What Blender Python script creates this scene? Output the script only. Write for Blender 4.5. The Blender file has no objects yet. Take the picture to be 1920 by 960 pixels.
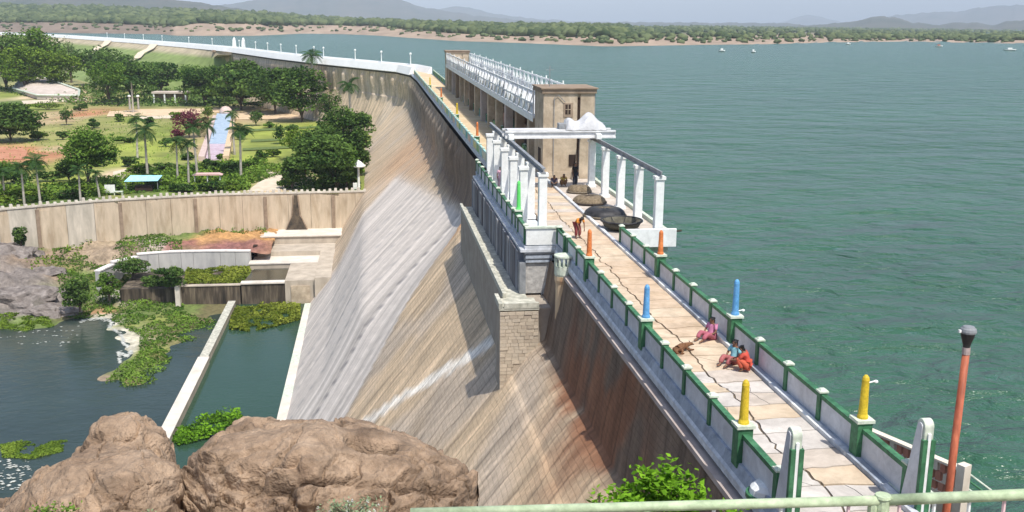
import bpy, bmesh, math, random
import numpy as np
from mathutils import Vector, Matrix, noise as mnoise
R = math.radians
S = bpy.context.scene
COL = S.collection
random.seed(7); rng = np.random.default_rng(7)

# ------------------------------------------------------------------ camera, light, exposure
CAM_Z = 11.0
YAW, PITCH, ROLL, FOC = R(7.694857), R(12.97981), R(0.45), 1900.0
fwd = Vector((math.sin(YAW)*math.cos(PITCH), math.cos(YAW)*math.cos(PITCH), -math.sin(PITCH)))
r0 = Vector((math.cos(YAW), -math.sin(YAW), 0)); u0 = r0.cross(fwd)
rt = math.cos(ROLL)*r0 + math.sin(ROLL)*u0; up = -math.sin(ROLL)*r0 + math.cos(ROLL)*u0
cd = bpy.data.cameras.new('camera'); cam = bpy.data.objects.new('camera', cd); COL.objects.link(cam)
cd.sensor_width = 36; cd.lens = 36*FOC/1920; cd.clip_start = .1; cd.clip_end = 40000
cam.matrix_world = Matrix(((rt.x, up.x, -fwd.x, 0), (rt.y, up.y, -fwd.y, 0), (rt.z, up.z, -fwd.z, CAM_Z), (0, 0, 0, 1)))
S.camera = cam
SUN = Vector((.175, -.45, .86)).normalized()
W = bpy.data.worlds.new('World'); S.world = W; W.use_nodes = True
wn = W.node_tree.nodes; wl = W.node_tree.links
sky = wn.new('ShaderNodeTexSky'); sky.sky_type = 'NISHITA'; sky.sun_disc = False
sky.sun_elevation = math.asin(SUN.z); sky.sun_rotation = math.atan2(SUN.x, SUN.y)
sky.air_density = 1.0; sky.dust_density = 1.9; sky.ozone_density = 2.2
wl.new(sky.outputs[0], wn['Background'].inputs[0]); wn['Background'].inputs[1].default_value = .15
sl = bpy.data.lights.new('sun', 'SUN'); sl.energy = 4.1; sl.angle = R(.5); sl.color = (1, .955, .88)
so = bpy.data.objects.new('sun', sl); COL.objects.link(so); so.rotation_euler = SUN.to_track_quat('Z', 'Y').to_euler()
S.view_settings.view_transform = 'Standard'; S.view_settings.look = 'None'; S.view_settings.gamma = 1
S.view_settings.exposure = .35; S.view_settings.use_curve_mapping = False

def ray(x, y): return fwd + rt*((x-960)/FOC) - up*((y-480)/FOC)
def G(x, y, z):                 # where the sight line of a photo pixel meets level z
    d = ray(x, y); t = (z-CAM_Z)/d.z
    return Vector((d.x*t, d.y*t, z))
def GY(x, y, Y):
    d = ray(x, y); t = Y/d.y
    return Vector((d.x*t, Y, CAM_Z+d.z*t))
# dam downstream face: X as a function of z
def lerp(a, b, t): return a+(b-a)*t

# ------------------------------------------------------------------ materials
MT = {}
def mat(name, c1, c2=None, scale=2.0, rough=.85, bump=0., bscale=None, c3=None, stretch=None, metal=0., vcol=False, spec=.3, detail=6, mottle=None):
    if name in MT: return MT[name]
    m = bpy.data.materials.new(name); m.use_nodes = True; n = m.node_tree.nodes; l = m.node_tree.links
    p = n['Principled BSDF']; p.inputs['Roughness'].default_value = rough; p.inputs['Metallic'].default_value = metal
    p.inputs['Specular IOR Level'].default_value = spec
    geo = n.new('ShaderNodeNewGeometry'); mp = n.new('ShaderNodeMapping'); l.new(geo.outputs['Position'], mp.inputs[0])
    if stretch: mp.inputs['Scale'].default_value = stretch
    tx = n.new('ShaderNodeTexNoise'); tx.inputs['Scale'].default_value = scale; tx.inputs['Detail'].default_value = detail; tx.inputs['Roughness'].default_value = .62
    l.new(mp.outputs[0], tx.inputs['Vector'])
    rp = n.new('ShaderNodeValToRGB'); e = rp.color_ramp.elements
    e[0].position = .32; e[1].position = .68; e[0].color = (*c1, 1); e[1].color = (*(c2 or c1), 1)
    if c3: q = e.new(.5); q.color = (*c3, 1)
    l.new(tx.outputs[0], rp.inputs[0]); out = rp.outputs[0]
    if vcol:
        a = n.new('ShaderNodeAttribute'); a.attribute_name = 'tint'
        mx = n.new('ShaderNodeMix'); mx.data_type = 'RGBA'; mx.blend_type = 'MULTIPLY'; mx.inputs[0].default_value = 1
        l.new(a.outputs['Color'], mx.inputs[6]); l.new(out, mx.inputs[7]); out = mx.outputs[2]
    if mottle:
        ms, lo, hi = mottle; t3 = n.new('ShaderNodeTexNoise'); t3.inputs['Scale'].default_value = ms; t3.inputs['Detail'].default_value = 8; t3.inputs['Roughness'].default_value = .7; t3.inputs['Distortion'].default_value = .6
        l.new(mp.outputs[0], t3.inputs['Vector']); r3 = n.new('ShaderNodeMapRange'); r3.inputs[1].default_value = .35; r3.inputs[2].default_value = .65; r3.inputs[3].default_value = lo; r3.inputs[4].default_value = hi; l.new(t3.outputs[0], r3.inputs[0])
        m3 = n.new('ShaderNodeMix'); m3.data_type = 'RGBA'; m3.blend_type = 'MULTIPLY'; m3.inputs[0].default_value = 1; l.new(out, m3.inputs[6]); l.new(r3.outputs[0], m3.inputs[7]); out = m3.outputs[2]
    l.new(out, p.inputs['Base Color'])
    if bump:
        b = n.new('ShaderNodeBump'); b.inputs['Strength'].default_value = 1; b.inputs['Distance'].default_value = bump
        t2 = n.new('ShaderNodeTexNoise'); t2.inputs['Scale'].default_value = bscale or scale*3; t2.inputs['Detail'].default_value = 5
        l.new(mp.outputs[0], t2.inputs['Vector']); l.new(t2.outputs[0], b.inputs['Height']); l.new(b.outputs[0], p.inputs['Normal'])
    MT[name] = m; return m
def leafmat(name, dark, light, tr=.25):
    if name in MT: return MT[name]
    m = bpy.data.materials.new(name); m.use_nodes = True; n = m.node_tree.nodes; l = m.node_tree.links
    n.remove(n['Principled BSDF']); o = n['Material Output']
    a = n.new('ShaderNodeAttribute'); a.attribute_name = 'tone'
    rp = n.new('ShaderNodeValToRGB'); rp.color_ramp.elements[0].color = (*dark, 1); rp.color_ramp.elements[1].color = (*light, 1)
    l.new(a.outputs['Fac'], rp.inputs[0])
    d = n.new('ShaderNodeBsdfDiffuse'); t = n.new('ShaderNodeBsdfTranslucent'); mx = n.new('ShaderNodeMixShader'); mx.inputs[0].default_value = tr
    l.new(rp.outputs[0], d.inputs[0]); l.new(rp.outputs[0], t.inputs[0]); l.new(d.outputs[0], mx.inputs[1]); l.new(t.outputs[0], mx.inputs[2]); l.new(mx.outputs[0], o.inputs[0])
    MT[name] = m; return m

white = mat('white_paint', (.70, .71, .68), (.84, .85, .82), 1.2, .6, .004, 9, mottle=(3.5, .86, 1.03))
green = mat('green_paint', (.03, .12, .055), (.07, .21, .10), 1.6, .6, .003, 9, mottle=(5, .62, 1.2))
palegreen = mat('pale_green_paint', (.34, .43, .25), (.52, .60, .40), 5, .6, .004, 22, mottle=(9, .7, 1.1))
capm = mat('cap_paint', (.50, .57, .45), (.70, .74, .62), 3, .7, mottle=(4, .7, 1.05))
panelm = mat('panel_paint', (.52, .52, .54), (.66, .66, .67), .8, .7, .004, 14, mottle=(2.4, .80, 1.06))
bluegrey = mat('bluegrey_paint', (.27, .31, .37), (.42, .46, .52), .9, .65, .004, 8, mottle=(2.2, .66, 1.12))
lipm = mat('lip_concrete', (.48, .50, .53), (.68, .70, .72), 1, .7, .003, mottle=(2.5, .68, 1.08))
darkgap = mat('dark_joint', (.035, .033, .035), (.06, .055, .05), 2, .9)
pinkc = mat('pink_concrete', (.34, .28, .25), (.48, .42, .38), 1, .9)
yellow = mat('yellow_paint', (.62, .43, .03), (.82, .60, .04), 2, .55, mottle=(9, .66, 1.05))
blue = mat('blue_paint', (.09, .30, .58), (.16, .42, .74), 2, .55, mottle=(9, .66, 1.05))
orange = mat('orange_paint', (.62, .16, .04), (.80, .28, .09), 2, .55, mottle=(9, .66, 1.05))
limegreen = mat('bright_green_paint', (.08, .55, .10), (.16, .70, .18), 2, .5)
redpaint = mat('red_oxide_paint', (.30, .07, .035), (.50, .15, .075), 6, .6, .002, 30, stretch=(1, 1, .25), mottle=(14, .6, 1.15))
darkmetal = mat('dark_metal', (.02, .02, .02), (.05, .05, .05), 4, .5)
steel = mat('weathered_steel', (.16, .17, .18), (.30, .31, .32), 2, .6)
stone = mat('tan_masonry', (.38, .30, .21), (.55, .45, .33), 1.1, .9, .02, 5, mottle=(.9, .72, 1.1))
stone_d = mat('brown_masonry', (.20, .145, .10), (.33, .25, .18), 1.1, .9, .02, 5)
mortar = mat('mortar', (.20, .16, .12), (.30, .25, .19), 2, .95)
darkin = mat('dark_interior', (.02, .013, .01), (.05, .03, .022), 1, .9)
trunkm = mat('tree_bark', (.07, .05, .035), (.16, .12, .09), 3, .95)
palmtrunk = mat('palm_bark', (.30, .27, .23), (.48, .44, .38), 2, .9)
lf_dark = leafmat('leaf_dark', (.02, .056, .014), (.165, .26, .06))
lf_mid = leafmat('leaf_mid', (.035, .09, .015), (.21, .33, .055))
lf_yel = leafmat('leaf_yellow', (.06, .12, .015), (.22, .31, .045))
lf_palm = leafmat('palm_frond', (.012, .042, .015), (.085, .16, .045))
lf_far = leafmat('leaf_far', (.045, .07, .035), (.155, .185, .085), .1)  # distance haze mixed into these paler, greyer leaf colours
lf_near = leafmat('leaf_near', (.025, .09, .01), (.22, .43, .03), .3)
lf_maroon = leafmat('leaf_maroon', (.08, .02, .03), (.26, .07, .10))
lf_pale = leafmat('leaf_pale', (.10, .15, .07), (.30, .38, .22))
petal = leafmat('petal_white', (.6, .62, .55), (.8, .8, .74), .3)
moss = leafmat('moss', (.09, .13, .015), (.27, .31, .05))

# ------------------------------------------------------------------ mesh helpers
def props(o, label=None, cat=None, group=None, kind=None):
    if label: o['label'] = label
    if cat: o['category'] = cat
    if group: o['group'] = group
    if kind: o['kind'] = kind
    return o
def empty(name, loc, label, cat, group=None, rz=0):
    o = bpy.data.objects.new(name, None); COL.objects.link(o); o.location = loc; o.rotation_euler = (0, 0, rz); o.empty_display_size = .3
    return props(o, label, cat, group)
class MB:
    def __init__(s): s.v = []; s.f = []; s.m = []
    def add(s, vs, fs, m=0):
        b = len(s.v); s.v += [tuple(v) for v in vs]; s.f += [tuple(i+b for i in f) for f in fs]; s.m += [m]*len(fs)
    def box(s, a, b, m=0, taper=0.):
        (x0, y0, z0), (x1, y1, z1) = a, b; t = taper
        s.add([(x0, y0, z0), (x1, y0, z0), (x1, y1, z0), (x0, y1, z0), (x0+t, y0+t, z1), (x1-t, y0+t, z1), (x1-t, y1-t, z1), (x0+t, y1-t, z1)],
              [(0, 3, 2, 1), (4, 5, 6, 7), (0, 1, 5, 4), (1, 2, 6, 5), (2, 3, 7, 6), (3, 0, 4, 7)], m)
    def lathe(s, c, prof, n=16, m=0, sx=1, sy=1):
        vs = []; k = len(prof)
        for r, z in prof:
            for i in range(n):
                a = 2*math.pi*i/n; vs.append((c[0]+r*sx*math.cos(a), c[1]+r*sy*math.sin(a), c[2]+z))
        fs = [(j*n+i, j*n+(i+1) % n, (j+1)*n+(i+1) % n, (j+1)*n+i) for j in range(k-1) for i in range(n)]
        fs += [tuple(reversed(range(n))), tuple((k-1)*n+i for i in range(n))]
        s.add(vs, fs, m)
    def tube(s, pts, r, n=8, m=0, r1=None):
        pts = [Vector(p) for p in pts]; vs = []; k = len(pts)
        for j, p in enumerate(pts):
            d = (pts[min(j+1, k-1)]-pts[max(j-1, 0)]).normalized(); a = d.cross(Vector((0, 0, 1)))
            if a.length < .05: a = Vector((1, 0, 0))
            a.normalize(); b = d.cross(a); rr = r if r1 is None else lerp(r, r1, j/max(1, k-1))
            for i in range(n):
                t = 2*math.pi*i/n; vs.append(p+a*(rr*math.cos(t))+b*(rr*math.sin(t)))
        fs = [(j*n+i, j*n+(i+1) % n, (j+1)*n+(i+1) % n, (j+1)*n+i) for j in range(k-1) for i in range(n)]
        fs += [tuple(reversed(range(n))), tuple((k-1)*n+i for i in range(n))]
        s.add(vs, fs, m)
    def prism(s, poly, z0, z1, m=0):
        n = len(poly); s.add([(p[0], p[1], z0) for p in poly]+[(p[0], p[1], z1) for p in poly],
            [tuple(reversed(range(n))), tuple(range(n, 2*n))]+[(i, (i+1) % n, n+(i+1) % n, n+i) for i in range(n)], m)
    def xprism(s, poly, x0, x1, m=0):    # poly in (y,z)
        n = len(poly); s.add([(x0, p[0], p[1]) for p in poly]+[(x1, p[0], p[1]) for p in poly],
            [tuple(reversed(range(n))), tuple(range(n, 2*n))]+[(i, (i+1) % n, n+(i+1) % n, n+i) for i in range(n)], m)
    def yprism(s, poly, y0, y1, m=0):    # poly in (x,z)
        n = len(poly); s.add([(p[0], y0, p[1]) for p in poly]+[(p[0], y1, p[1]) for p in poly],
            [tuple(reversed(range(n))), tuple(range(n, 2*n))]+[(i, (i+1) % n, n+(i+1) % n, n+i) for i in range(n)], m)
    def mesh(s, name, mats, fix=True):
        me = bpy.data.meshes.new(name); me.from_pydata(s.v, [], s.f)
        for m in (mats if isinstance(mats, (list, tuple)) else [mats]): me.materials.append(m)
        if any(s.m): me.polygons.foreach_set('material_index', s.m)
        if fix:
            bm = bmesh.new(); bm.from_mesh(me); bmesh.ops.recalc_face_normals(bm, faces=bm.faces); bm.to_mesh(me); bm.free()
        return me
    def build(s, name, mats, parent=None, smooth=False, bevel=0, fix=True):
        me = s.mesh(name, mats, fix)
        if smooth: me.polygons.foreach_set('use_smooth', [True]*len(me.polygons))
        o = bpy.data.objects.new(name, me); COL.objects.link(o)
        if parent: o.parent = parent
        if bevel:
            b = o.modifiers.new('bevel', 'BEVEL'); b.width = bevel; b.segments = 2; b.limit_method = 'ANGLE'
        return o
def inst(name, me, parent=None, loc=(0, 0, 0), rz=0, sc=(1, 1, 1)):
    o = bpy.data.objects.new(name, me); COL.objects.link(o); o.location = loc; o.rotation_euler = (0, 0, rz); o.scale = sc
    if parent: o.parent = parent
    return o
def boxpart(name, a, b, m, parent=None, bevel=0, taper=0):
    q = MB(); q.box(a, b, 0, taper); return q.build(name, m, parent, bevel=bevel)
def copy_tree(o, parent=None):
    c = o.copy(); COL.objects.link(c)
    if parent: c.parent = parent
    for ch in list(o.children): copy_tree(ch, c)
    return c
def npmesh(name, V, F, m, tone=None, tint=None, parent=None, smooth=False):
    V = np.asarray(V, dtype=np.float32); F = np.asarray(F, dtype=np.int32); k = F.shape[1]
    me = bpy.data.meshes.new(name); me.vertices.add(len(V)); me.vertices.foreach_set('co', V.ravel())
    me.loops.add(F.size); me.loops.foreach_set('vertex_index', F.ravel())
    me.polygons.add(len(F)); me.polygons.foreach_set('loop_start', np.arange(0, F.size, k, dtype=np.int32)); me.polygons.foreach_set('loop_total', np.full(len(F), k, dtype=np.int32))
    if smooth: me.polygons.foreach_set('use_smooth', np.ones(len(F), dtype=bool))
    me.update(calc_edges=True)
    if tone is not None:
        a = me.attributes.new('tone', 'FLOAT', 'POINT'); a.data.foreach_set('value', np.asarray(tone, dtype=np.float32))
    if tint is not None:
        a = me.attributes.new('tint', 'FLOAT_COLOR', 'POINT'); t = np.ones((len(V), 4), dtype=np.float32); t[:, :3] = tint; a.data.foreach_set('color', t.ravel())
    me.materials.append(m)
    o = bpy.data.objects.new(name, me); COL.objects.link(o)
    if parent: o.parent = parent
    return o
def gridfaces(nu, nv):
    i = np.arange(nu-1)[:, None]*nv+np.arange(nv-1)[None, :]; i = i.ravel()
    return np.stack([i, i+nv, i+nv+1, i+1], 1)
# value noise in numpy
_P = np.random.default_rng(3).random((256, 256)).astype(np.float32)
def vnoise(x, y):
    xi = np.floor(x).astype(int); yi = np.floor(y).astype(int); fx = x-xi; fy = y-yi; fx = fx*fx*(3-2*fx); fy = fy*fy*(3-2*fy)
    g = lambda a, b: _P[a % 256, b % 256]
    return (g(xi, yi)*(1-fx)+g(xi+1, yi)*fx)*(1-fy)+(g(xi, yi+1)*(1-fx)+g(xi+1, yi+1)*fx)*fy
def fbm(x, y, o=5):
    s = 0; a = .5
    for i in range(o): s = s+a*vnoise(x*2**i+17*i, y*2**i+31*i); a *= .5
    return s
def leafquads(C, size, r, upb=.4, asp=.6):
    """quads of random orientation at the centres C"""
    n = len(C); d = r.normal(size=(n, 3)); d[:, 2] *= .6; d /= np.linalg.norm(d, axis=1)[:, None]
    nn = r.normal(size=(n, 3)); nn[:, 2] = np.abs(nn[:, 2])+upb; b = np.cross(nn, d); b /= np.linalg.norm(b, axis=1)[:, None]+1e-9
    s = (np.asarray(size)*r.uniform(.6, 1.3, n))[:, None]
    V = np.stack([C-d*s*.5, C+b*s*asp*.5, C+d*s*.5, C-b*s*asp*.5], 1).reshape(-1, 3)
    F = np.arange(4*n).reshape(n, 4); return V, F
def clumpcloud(n, rad, r, nclump, squash=.8, flat=.75, cr=.38):
    """points on the shells of leaf clumps packed into an uneven ellipsoid crown; tone lighter per clump"""
    cc = r.normal(size=(nclump, 3)); cc /= np.linalg.norm(cc, axis=1)[:, None]; cc *= (r.uniform(.25, 1, nclump)**.6)[:, None]*.72
    crr = r.uniform(.6, 1.25, nclump)*cr; ct = r.uniform(.1, .75, nclump)
    k = r.integers(0, nclump, n); d = r.normal(size=(n, 3)); d /= np.linalg.norm(d, axis=1)[:, None]; d[:, 2] = np.where(d[:, 2] < -.2, d[:, 2]*.5, d[:, 2])
    P = cc[k]+d*(crr[k]*r.uniform(.75, 1.05, n))[:, None]*np.array([1, 1, flat]); P[:, 2] *= squash
    return P*rad, np.clip(ct[k]+r.uniform(-.25, .25, n), 0, 1)

# ------------------------------------------------------------------ far country: land, water, hills
WZ = -4.5
def interp(tab, x): xs, ys = zip(*tab); return np.interp(x, xs, ys)
shore_y = [(-700, 60), (0, 60), (110, 62), (300, 64), (330, 67), (480, 67), (567, 63), (640, 64), (705, 66.5), (755, 70), (855, 77), (960, 80), (1135, 87), (1210, 86), (1322, 84), (1440, 83), (1565, 79.5), (1690, 78), (1920, 82), (2700, 100)]
veg_y = [(-700, 43), (0, 43), (110, 42), (200, 44), (340, 49), (380, 43), (480, 45), (700, 49), (740, 53), (855, 62), (960, 67), (1100, 69), (1210, 73), (1300, 72), (1440, 72), (1565, 72), (1690, 73), (1920, 76), (2700, 88)]
top_y = [(-700, 12), (0, 12), (200, 16), (340, 22), (480, 27), (600, 35), (700, 41), (960, 50), (1100, 50), (1200, 52), (1300, 50), (1440, 52), (1560, 53), (1690, 54), (1920, 58), (2700, 66)]
def far_dir(x):
    d = ray(x, 60); h = math.hypot(d.x, d.y); return d.x/h, d.y/h
def yratio(x, y):  # slope of the sight line: drop per horizontal metre
    d = ray(x, y); return -d.z/math.hypot(d.x, d.y)
xs = np.arange(-700, 2701, 12); U = []
prof = []
for x in xs:
    ds = (CAM_Z-WZ)/yratio(x, interp(shore_y, x)); dv = ds*1.14+20; dt = ds*(1.75+3.2*float(np.clip((x-1080)/350, 0, 1)))+150
    zv = CAM_Z-dv*yratio(x, interp(veg_y, x)); zt = CAM_Z-dt*yratio(x, interp(top_y, x))-2
    prof.append((ds, dv, dt, zv, zt))
prof = np.array(prof); tt = np.array([-.15, -.04, 0, .15, .35, .6, 1, 1.3, 1.7, 2.0, 2.5, 3.5, 6, 14])
V = []; T = []
def far_z(i, s):  # s 0 shore, 1 veg, 2 top, beyond
    ds, dv, dt, zv, zt = prof[i]
    if s <= 0: return ds*(1+s), WZ+ds*s*.03
    if s <= 1: return lerp(ds, dv, s), lerp(WZ, zv, s)
    if s <= 2: return lerp(dv, dt, s-1), lerp(zv, zt, s-1)
    return dt*(1+(s-2)*.9), zt-(s-2)*2
for i, x in enumerate(xs):
    dx, dy = far_dir(x)
    for s in tt:
        D, z = far_z(i, s); n = fbm(np.array(x*.05), np.array(s*3.)); z += (n-.5)*2.2*(1 if 0 < s < 1 else .8 if s >= 1 else 0)
        V.append((dx*D, dy*D, z))
        if s < 1.02: c = np.array((.38, .285, .205))*(.62+.75*float(fbm(np.array(x*.11), np.array(s*9.)))); c = c*(1 if x > 330 else .62)
        else: c = np.array((.09, .11, .045))
        T.append(c)
farland_m = mat('far_land', (.75, .75, .75), (1, 1, 1), .02, .95, vcol=True)
props(npmesh('far_shore', V, gridfaces(len(xs), len(tt)), farland_m, tint=np.array(T)), kind='structure')
# wood on the far shore: lumpy crowns joined into one
ico = bmesh.new(); bmesh.ops.create_icosphere(ico, subdivisions=2, radius=1); IV = np.array([v.co[:] for v in ico.verts]); IF = np.array([[v.index for v in f.verts] for f in ico.faces]); ico.free()
def lumpcrowns(name, P, Rr, H, m, r, **kw):
    n = len(P); k = len(IV); j = 1+r.uniform(-.32, .32, (n, k, 1)); Vv = IV[None]*j*np.stack([Rr, Rr, H], 1)[:, None, :]+P[:, None, :]
    Ff = (IF[None]+np.arange(n)[:, None, None]*k).reshape(-1, 3); tn = np.clip(np.repeat(r.uniform(.05, .9, n), k)+r.uniform(-.15, .15, n*k), 0, 1)
    return npmesh(name, Vv.reshape(-1, 3), Ff, m, tone=tn, **kw)
P = []; RR = []; HH = []
for _ in range(11500):
    x = rng.uniform(-250, 2150); s = 1+rng.random()**1.5*1.05
    if 1190 < x < 1560 and s < 1.25 and rng.random() < .75: continue
    i = int((x+700)/12); D, z = far_z(i, s); dx, dy = far_dir(x)
    sz = rng.uniform(3.2, 7.5)*(.82 if x < 1180 else .55)*(D/1200)**.4
    P.append((dx*D, dy*D, z+sz*.45)); RR.append(sz*rng.uniform(.8, 1.4)); HH.append(sz*rng.uniform(.65, 1.05))
for _ in range(420):   # lone trees on the beach
    x = rng.uniform(-100, 1900); s = rng.uniform(.25, 1); i = int((x+700)/12); D, z = far_z(i, s); dx, dy = far_dir(x); sz = rng.uniform(1, 2.6)
    P.append((dx*D, dy*D, z+sz*.4)); RR.append(sz*1.2); HH.append(sz*.7)
props(lumpcrowns('shore_woodland', np.array(P), np.array(RR), np.array(HH), lf_far, rng), 'long belt of green trees along the far shore of the reservoir', 'woodland', kind='stuff')
# hills as solid ridges
hillm = mat('hill_scrub', (.045, .06, .04), (.11, .10, .075), .004, .95)
def hill(outline, dist, depth):
    x0, x1 = outline[0][0], outline[-1][0]; n = max(20, int((x1-x0)/5)); V = []
    for i in range(n+1):
        x = lerp(x0, x1, i/n); y = interp(outline, x)-1.2*(fbm(np.array(x*.08), np.array(dist*.01))-.5)*4
        dx, dy = far_dir(x); zt = CAM_Z-dist*yratio(x, y)
        for k in range(9):
            a = (k-4)/4; D = dist+a*depth; h = (1-abs(a)**1.3); z = lerp(-8, zt, h)+ (0 if k == 4 else (fbm(np.array(x*.07+k), np.array(k*1.7))-.5)*zt*.28*h)
            V.append((dx*D, dy*D, z))
    return props(npmesh('hills', V, gridfaces(n+1, 9), hillm, smooth=True), kind='structure')
hill([(-500, 40), (-200, 10), (0, -10), (120, -14), (260, -6), (340, 0), (400, 8), (450, 16), (520, 28), (600, 34)], 4200, 900)
hill([(300, 36), (400, 12), (470, 2), (560, -10), (650, -22), (720, -14), (760, 2), (800, 15), (850, 22), (900, 30), (960, 36), (1040, 41)], 8500, 1600)
hill([(700, 40), (780, 24), (835, 15), (862, 11), (890, 16), (915, 23), (950, 28), (1000, 35), (1080, 40), (1200, 43)], 11500, 1500)
hill([(1000, 44), (1200, 41.5), (1300, 42), (1400, 43), (1450, 42), (1500, 45)], 7500, 1500)
hill([(1380, 47), (1460, 42), (1510, 28), (1545, 33), (1580, 42), (1640, 46)], 15500, 1500)
hill([(1420, 52), (1540, 46), (1585, 41), (1605, 38), (1632, 32), (1655, 30), (1680, 34), (1705, 41), (1750, 47), (1830, 52)], 5600, 900)
hill([(1700, 51), (1760, 46), (1790, 42), (1830, 42), (1862, 47), (1880, 40), (1905, 38), (1990, 34), (2200, 40), (2500, 60)], 5800, 900)
hill([(1560, 46), (1680, 28), (1740, 24), (1800, 21), (1830, 14), (1870, 10), (1940, 8), (2100, 4), (2400, 40)], 12500, 1500)

# reservoir water
def watermat(name, base, rough, b1, s1, b2, s2, vary):
    m = bpy.data.materials.new(name); m.use_nodes = True; n = m.node_tree.nodes; l = m.node_tree.links; p = n['Principled BSDF']
    p.inputs['Roughness'].default_value = rough; p.inputs['IOR'].default_value = 1.33; p.inputs['Specular IOR Level'].default_value = .42
    geo = n.new('ShaderNodeNewGeometry')
    mp = n.new('ShaderNodeMapping'); mp.inputs['Rotation'].default_value = (0, 0, R(-12)); mp.inputs['Scale'].default_value = (.7, 1, 1); l.new(geo.outputs['Position'], mp.inputs[0])
    a = n.new('ShaderNodeTexNoise'); a.inputs['Scale'].default_value = s1; a.inputs['Detail'].default_value = 5; a.inputs['Roughness'].default_value = .6; a.inputs['Distortion'].default_value = .4; l.new(mp.outputs[0], a.inputs['Vector'])
    c = n.new('ShaderNodeTexNoise'); c.inputs['Scale'].default_value = s2; c.inputs['Detail'].default_value = 3; l.new(mp.outputs[0], c.inputs['Vector'])
    bb = n.new('ShaderNodeBump'); bb.inputs['Distance'].default_value = b1; l.new(a.outputs[0], bb.inputs['Height'])
    b3 = n.new('ShaderNodeBump'); b3.inputs['Distance'].default_value = b2; l.new(c.outputs[0], b3.inputs['Height']); l.new(bb.outputs[0], b3.inputs['Normal']); l.new(b3.outputs[0], p.inputs['Normal'])
    w = n.new('ShaderNodeTexNoise'); w.inputs['Scale'].default_value = .03; w.inputs['Detail'].default_value = 8; w.inputs['Roughness'].default_value = .7; l.new(mp.outputs[0], w.inputs['Vector'])
    rp = n.new('ShaderNodeValToRGB'); rp.color_ramp.elements[0].position = .35; rp.color_ramp.elements[1].position = .65
    rp.color_ramp.elements[0].color = (*[q*(1-vary) for q in base], 1); rp.color_ramp.elements[1].color = (*[q*(1+vary) for q in base], 1)
    l.new(w.outputs[0], rp.inputs[0]); l.new(rp.outputs[0], p.inputs['Base Color']); return m
lake_m = watermat('lake_water', (.034, .098, .057), .20, 1.15, .55, 3.2, .17, .12)
river_m = watermat('river_water', (.028, .044, .035), .10, .05, 1.1, .08, .2, .25)
pool_m = watermat('pool_water', (.026, .060, .036), .12, .02, 1.6, .02, .3, .06)

# dam axis: straight crest then a long bend to the left; outer (downstream) lip line
AX = [(8.96, 14), (8.96, 60), (8.6, 140), (8.45, 205), (8.0, 224), (5.5, 238), (0, 250), (-6, 264), (-14.7, 283), (-30, 322), (-53, 390), (-82, 455), (-119, 532), (-155, 600), (-193, 672), (-300, 830), (-420, 980)]
AXs = []
for i in range(len(AX)-1):
    a, b = AX[i], AX[i+1]; L = math.hypot(b[0]-a[0], b[1]-a[1]); st = .45 if b[1] < 80 else 1.0 if b[1] < 300 else 8.
    n = max(1, int(L/st))
    for j in range(n): AXs.append((lerp(a[0], b[0], j/n), lerp(a[1], b[1], j/n)))
AXs.append(AX[-1]); AXs = np.array(AXs)
tg = np.gradient(AXs, axis=0)
for _ in range(3): tg[1:-1] = (tg[:-2]+tg[1:-1]*2+tg[2:])/4
tg /= np.linalg.norm(tg, axis=1)[:, None]; NL = np.stack([-tg[:, 1], tg[:, 0]], 1)   # towards downstream
def off(i, d): return AXs[i]+NL[i]*d

# lake surface: one sheet bounded by the dam's upstream side and running past the far shore
lp = [(13, -80), (11.2, 14)]+[tuple(off(i, -2.4)) for i in range(0, len(AXs), 6)]+[(-700, 1250), (-1500, 2600), (-1500, 6000), (5000, 6000), (5000, -80)]
q = MB(); q.add([(x, y, WZ) for x, y in lp], [tuple(range(len(lp)))])
props(q.build('reservoir_water', lake_m), kind='structure')

# ------------------------------------------------------------------ dam
def nonover(z):     # distance of the face behind the lip line, straight batter below a short upright
    if z > -4.25: return .22+max(0, -.8-z)*.175
    if z > -4.75: return .824+(-4.25-z)*1.3
    return 1.474+(-4.75-z)*.82
_fz = [-25.7, -25, -20.7, -15, -8, -7, -6, -5, -4, -.5]; _fd = [18.4, 17.8, 14.2, 10.6, 2.3, 1.35, .72, .36, .22, .22]
def farface(z): return float(np.interp(z, _fz, _fd))
def ogee(z):
    d = nonover(z)
    if z > -6: return d-.15
    t = (-6-z)/19.; return d-.15-1.0*t+2.2*max(0, t-.55)**1.5
zs = np.concatenate([[-.78], np.arange(-1.1, -6, -.175), np.arange(-6, -25.7, -.42)])
hmax = lambda Y: 25.6
nZ = len(zs); V = np.zeros((len(AXs), nZ, 3)); T = np.ones((len(AXs), nZ, 3))
AYs = np.cumsum(np.concatenate([[0], np.linalg.norm(np.diff(AXs, axis=0), axis=1)]))+14      # running length, equals y on the straight
def smooth(a, b, x): t = np.clip((x-a)/(b-a), 0, 1); return t*t*(3-2*t)
SPM = np.zeros((len(AXs), nZ), bool)
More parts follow.
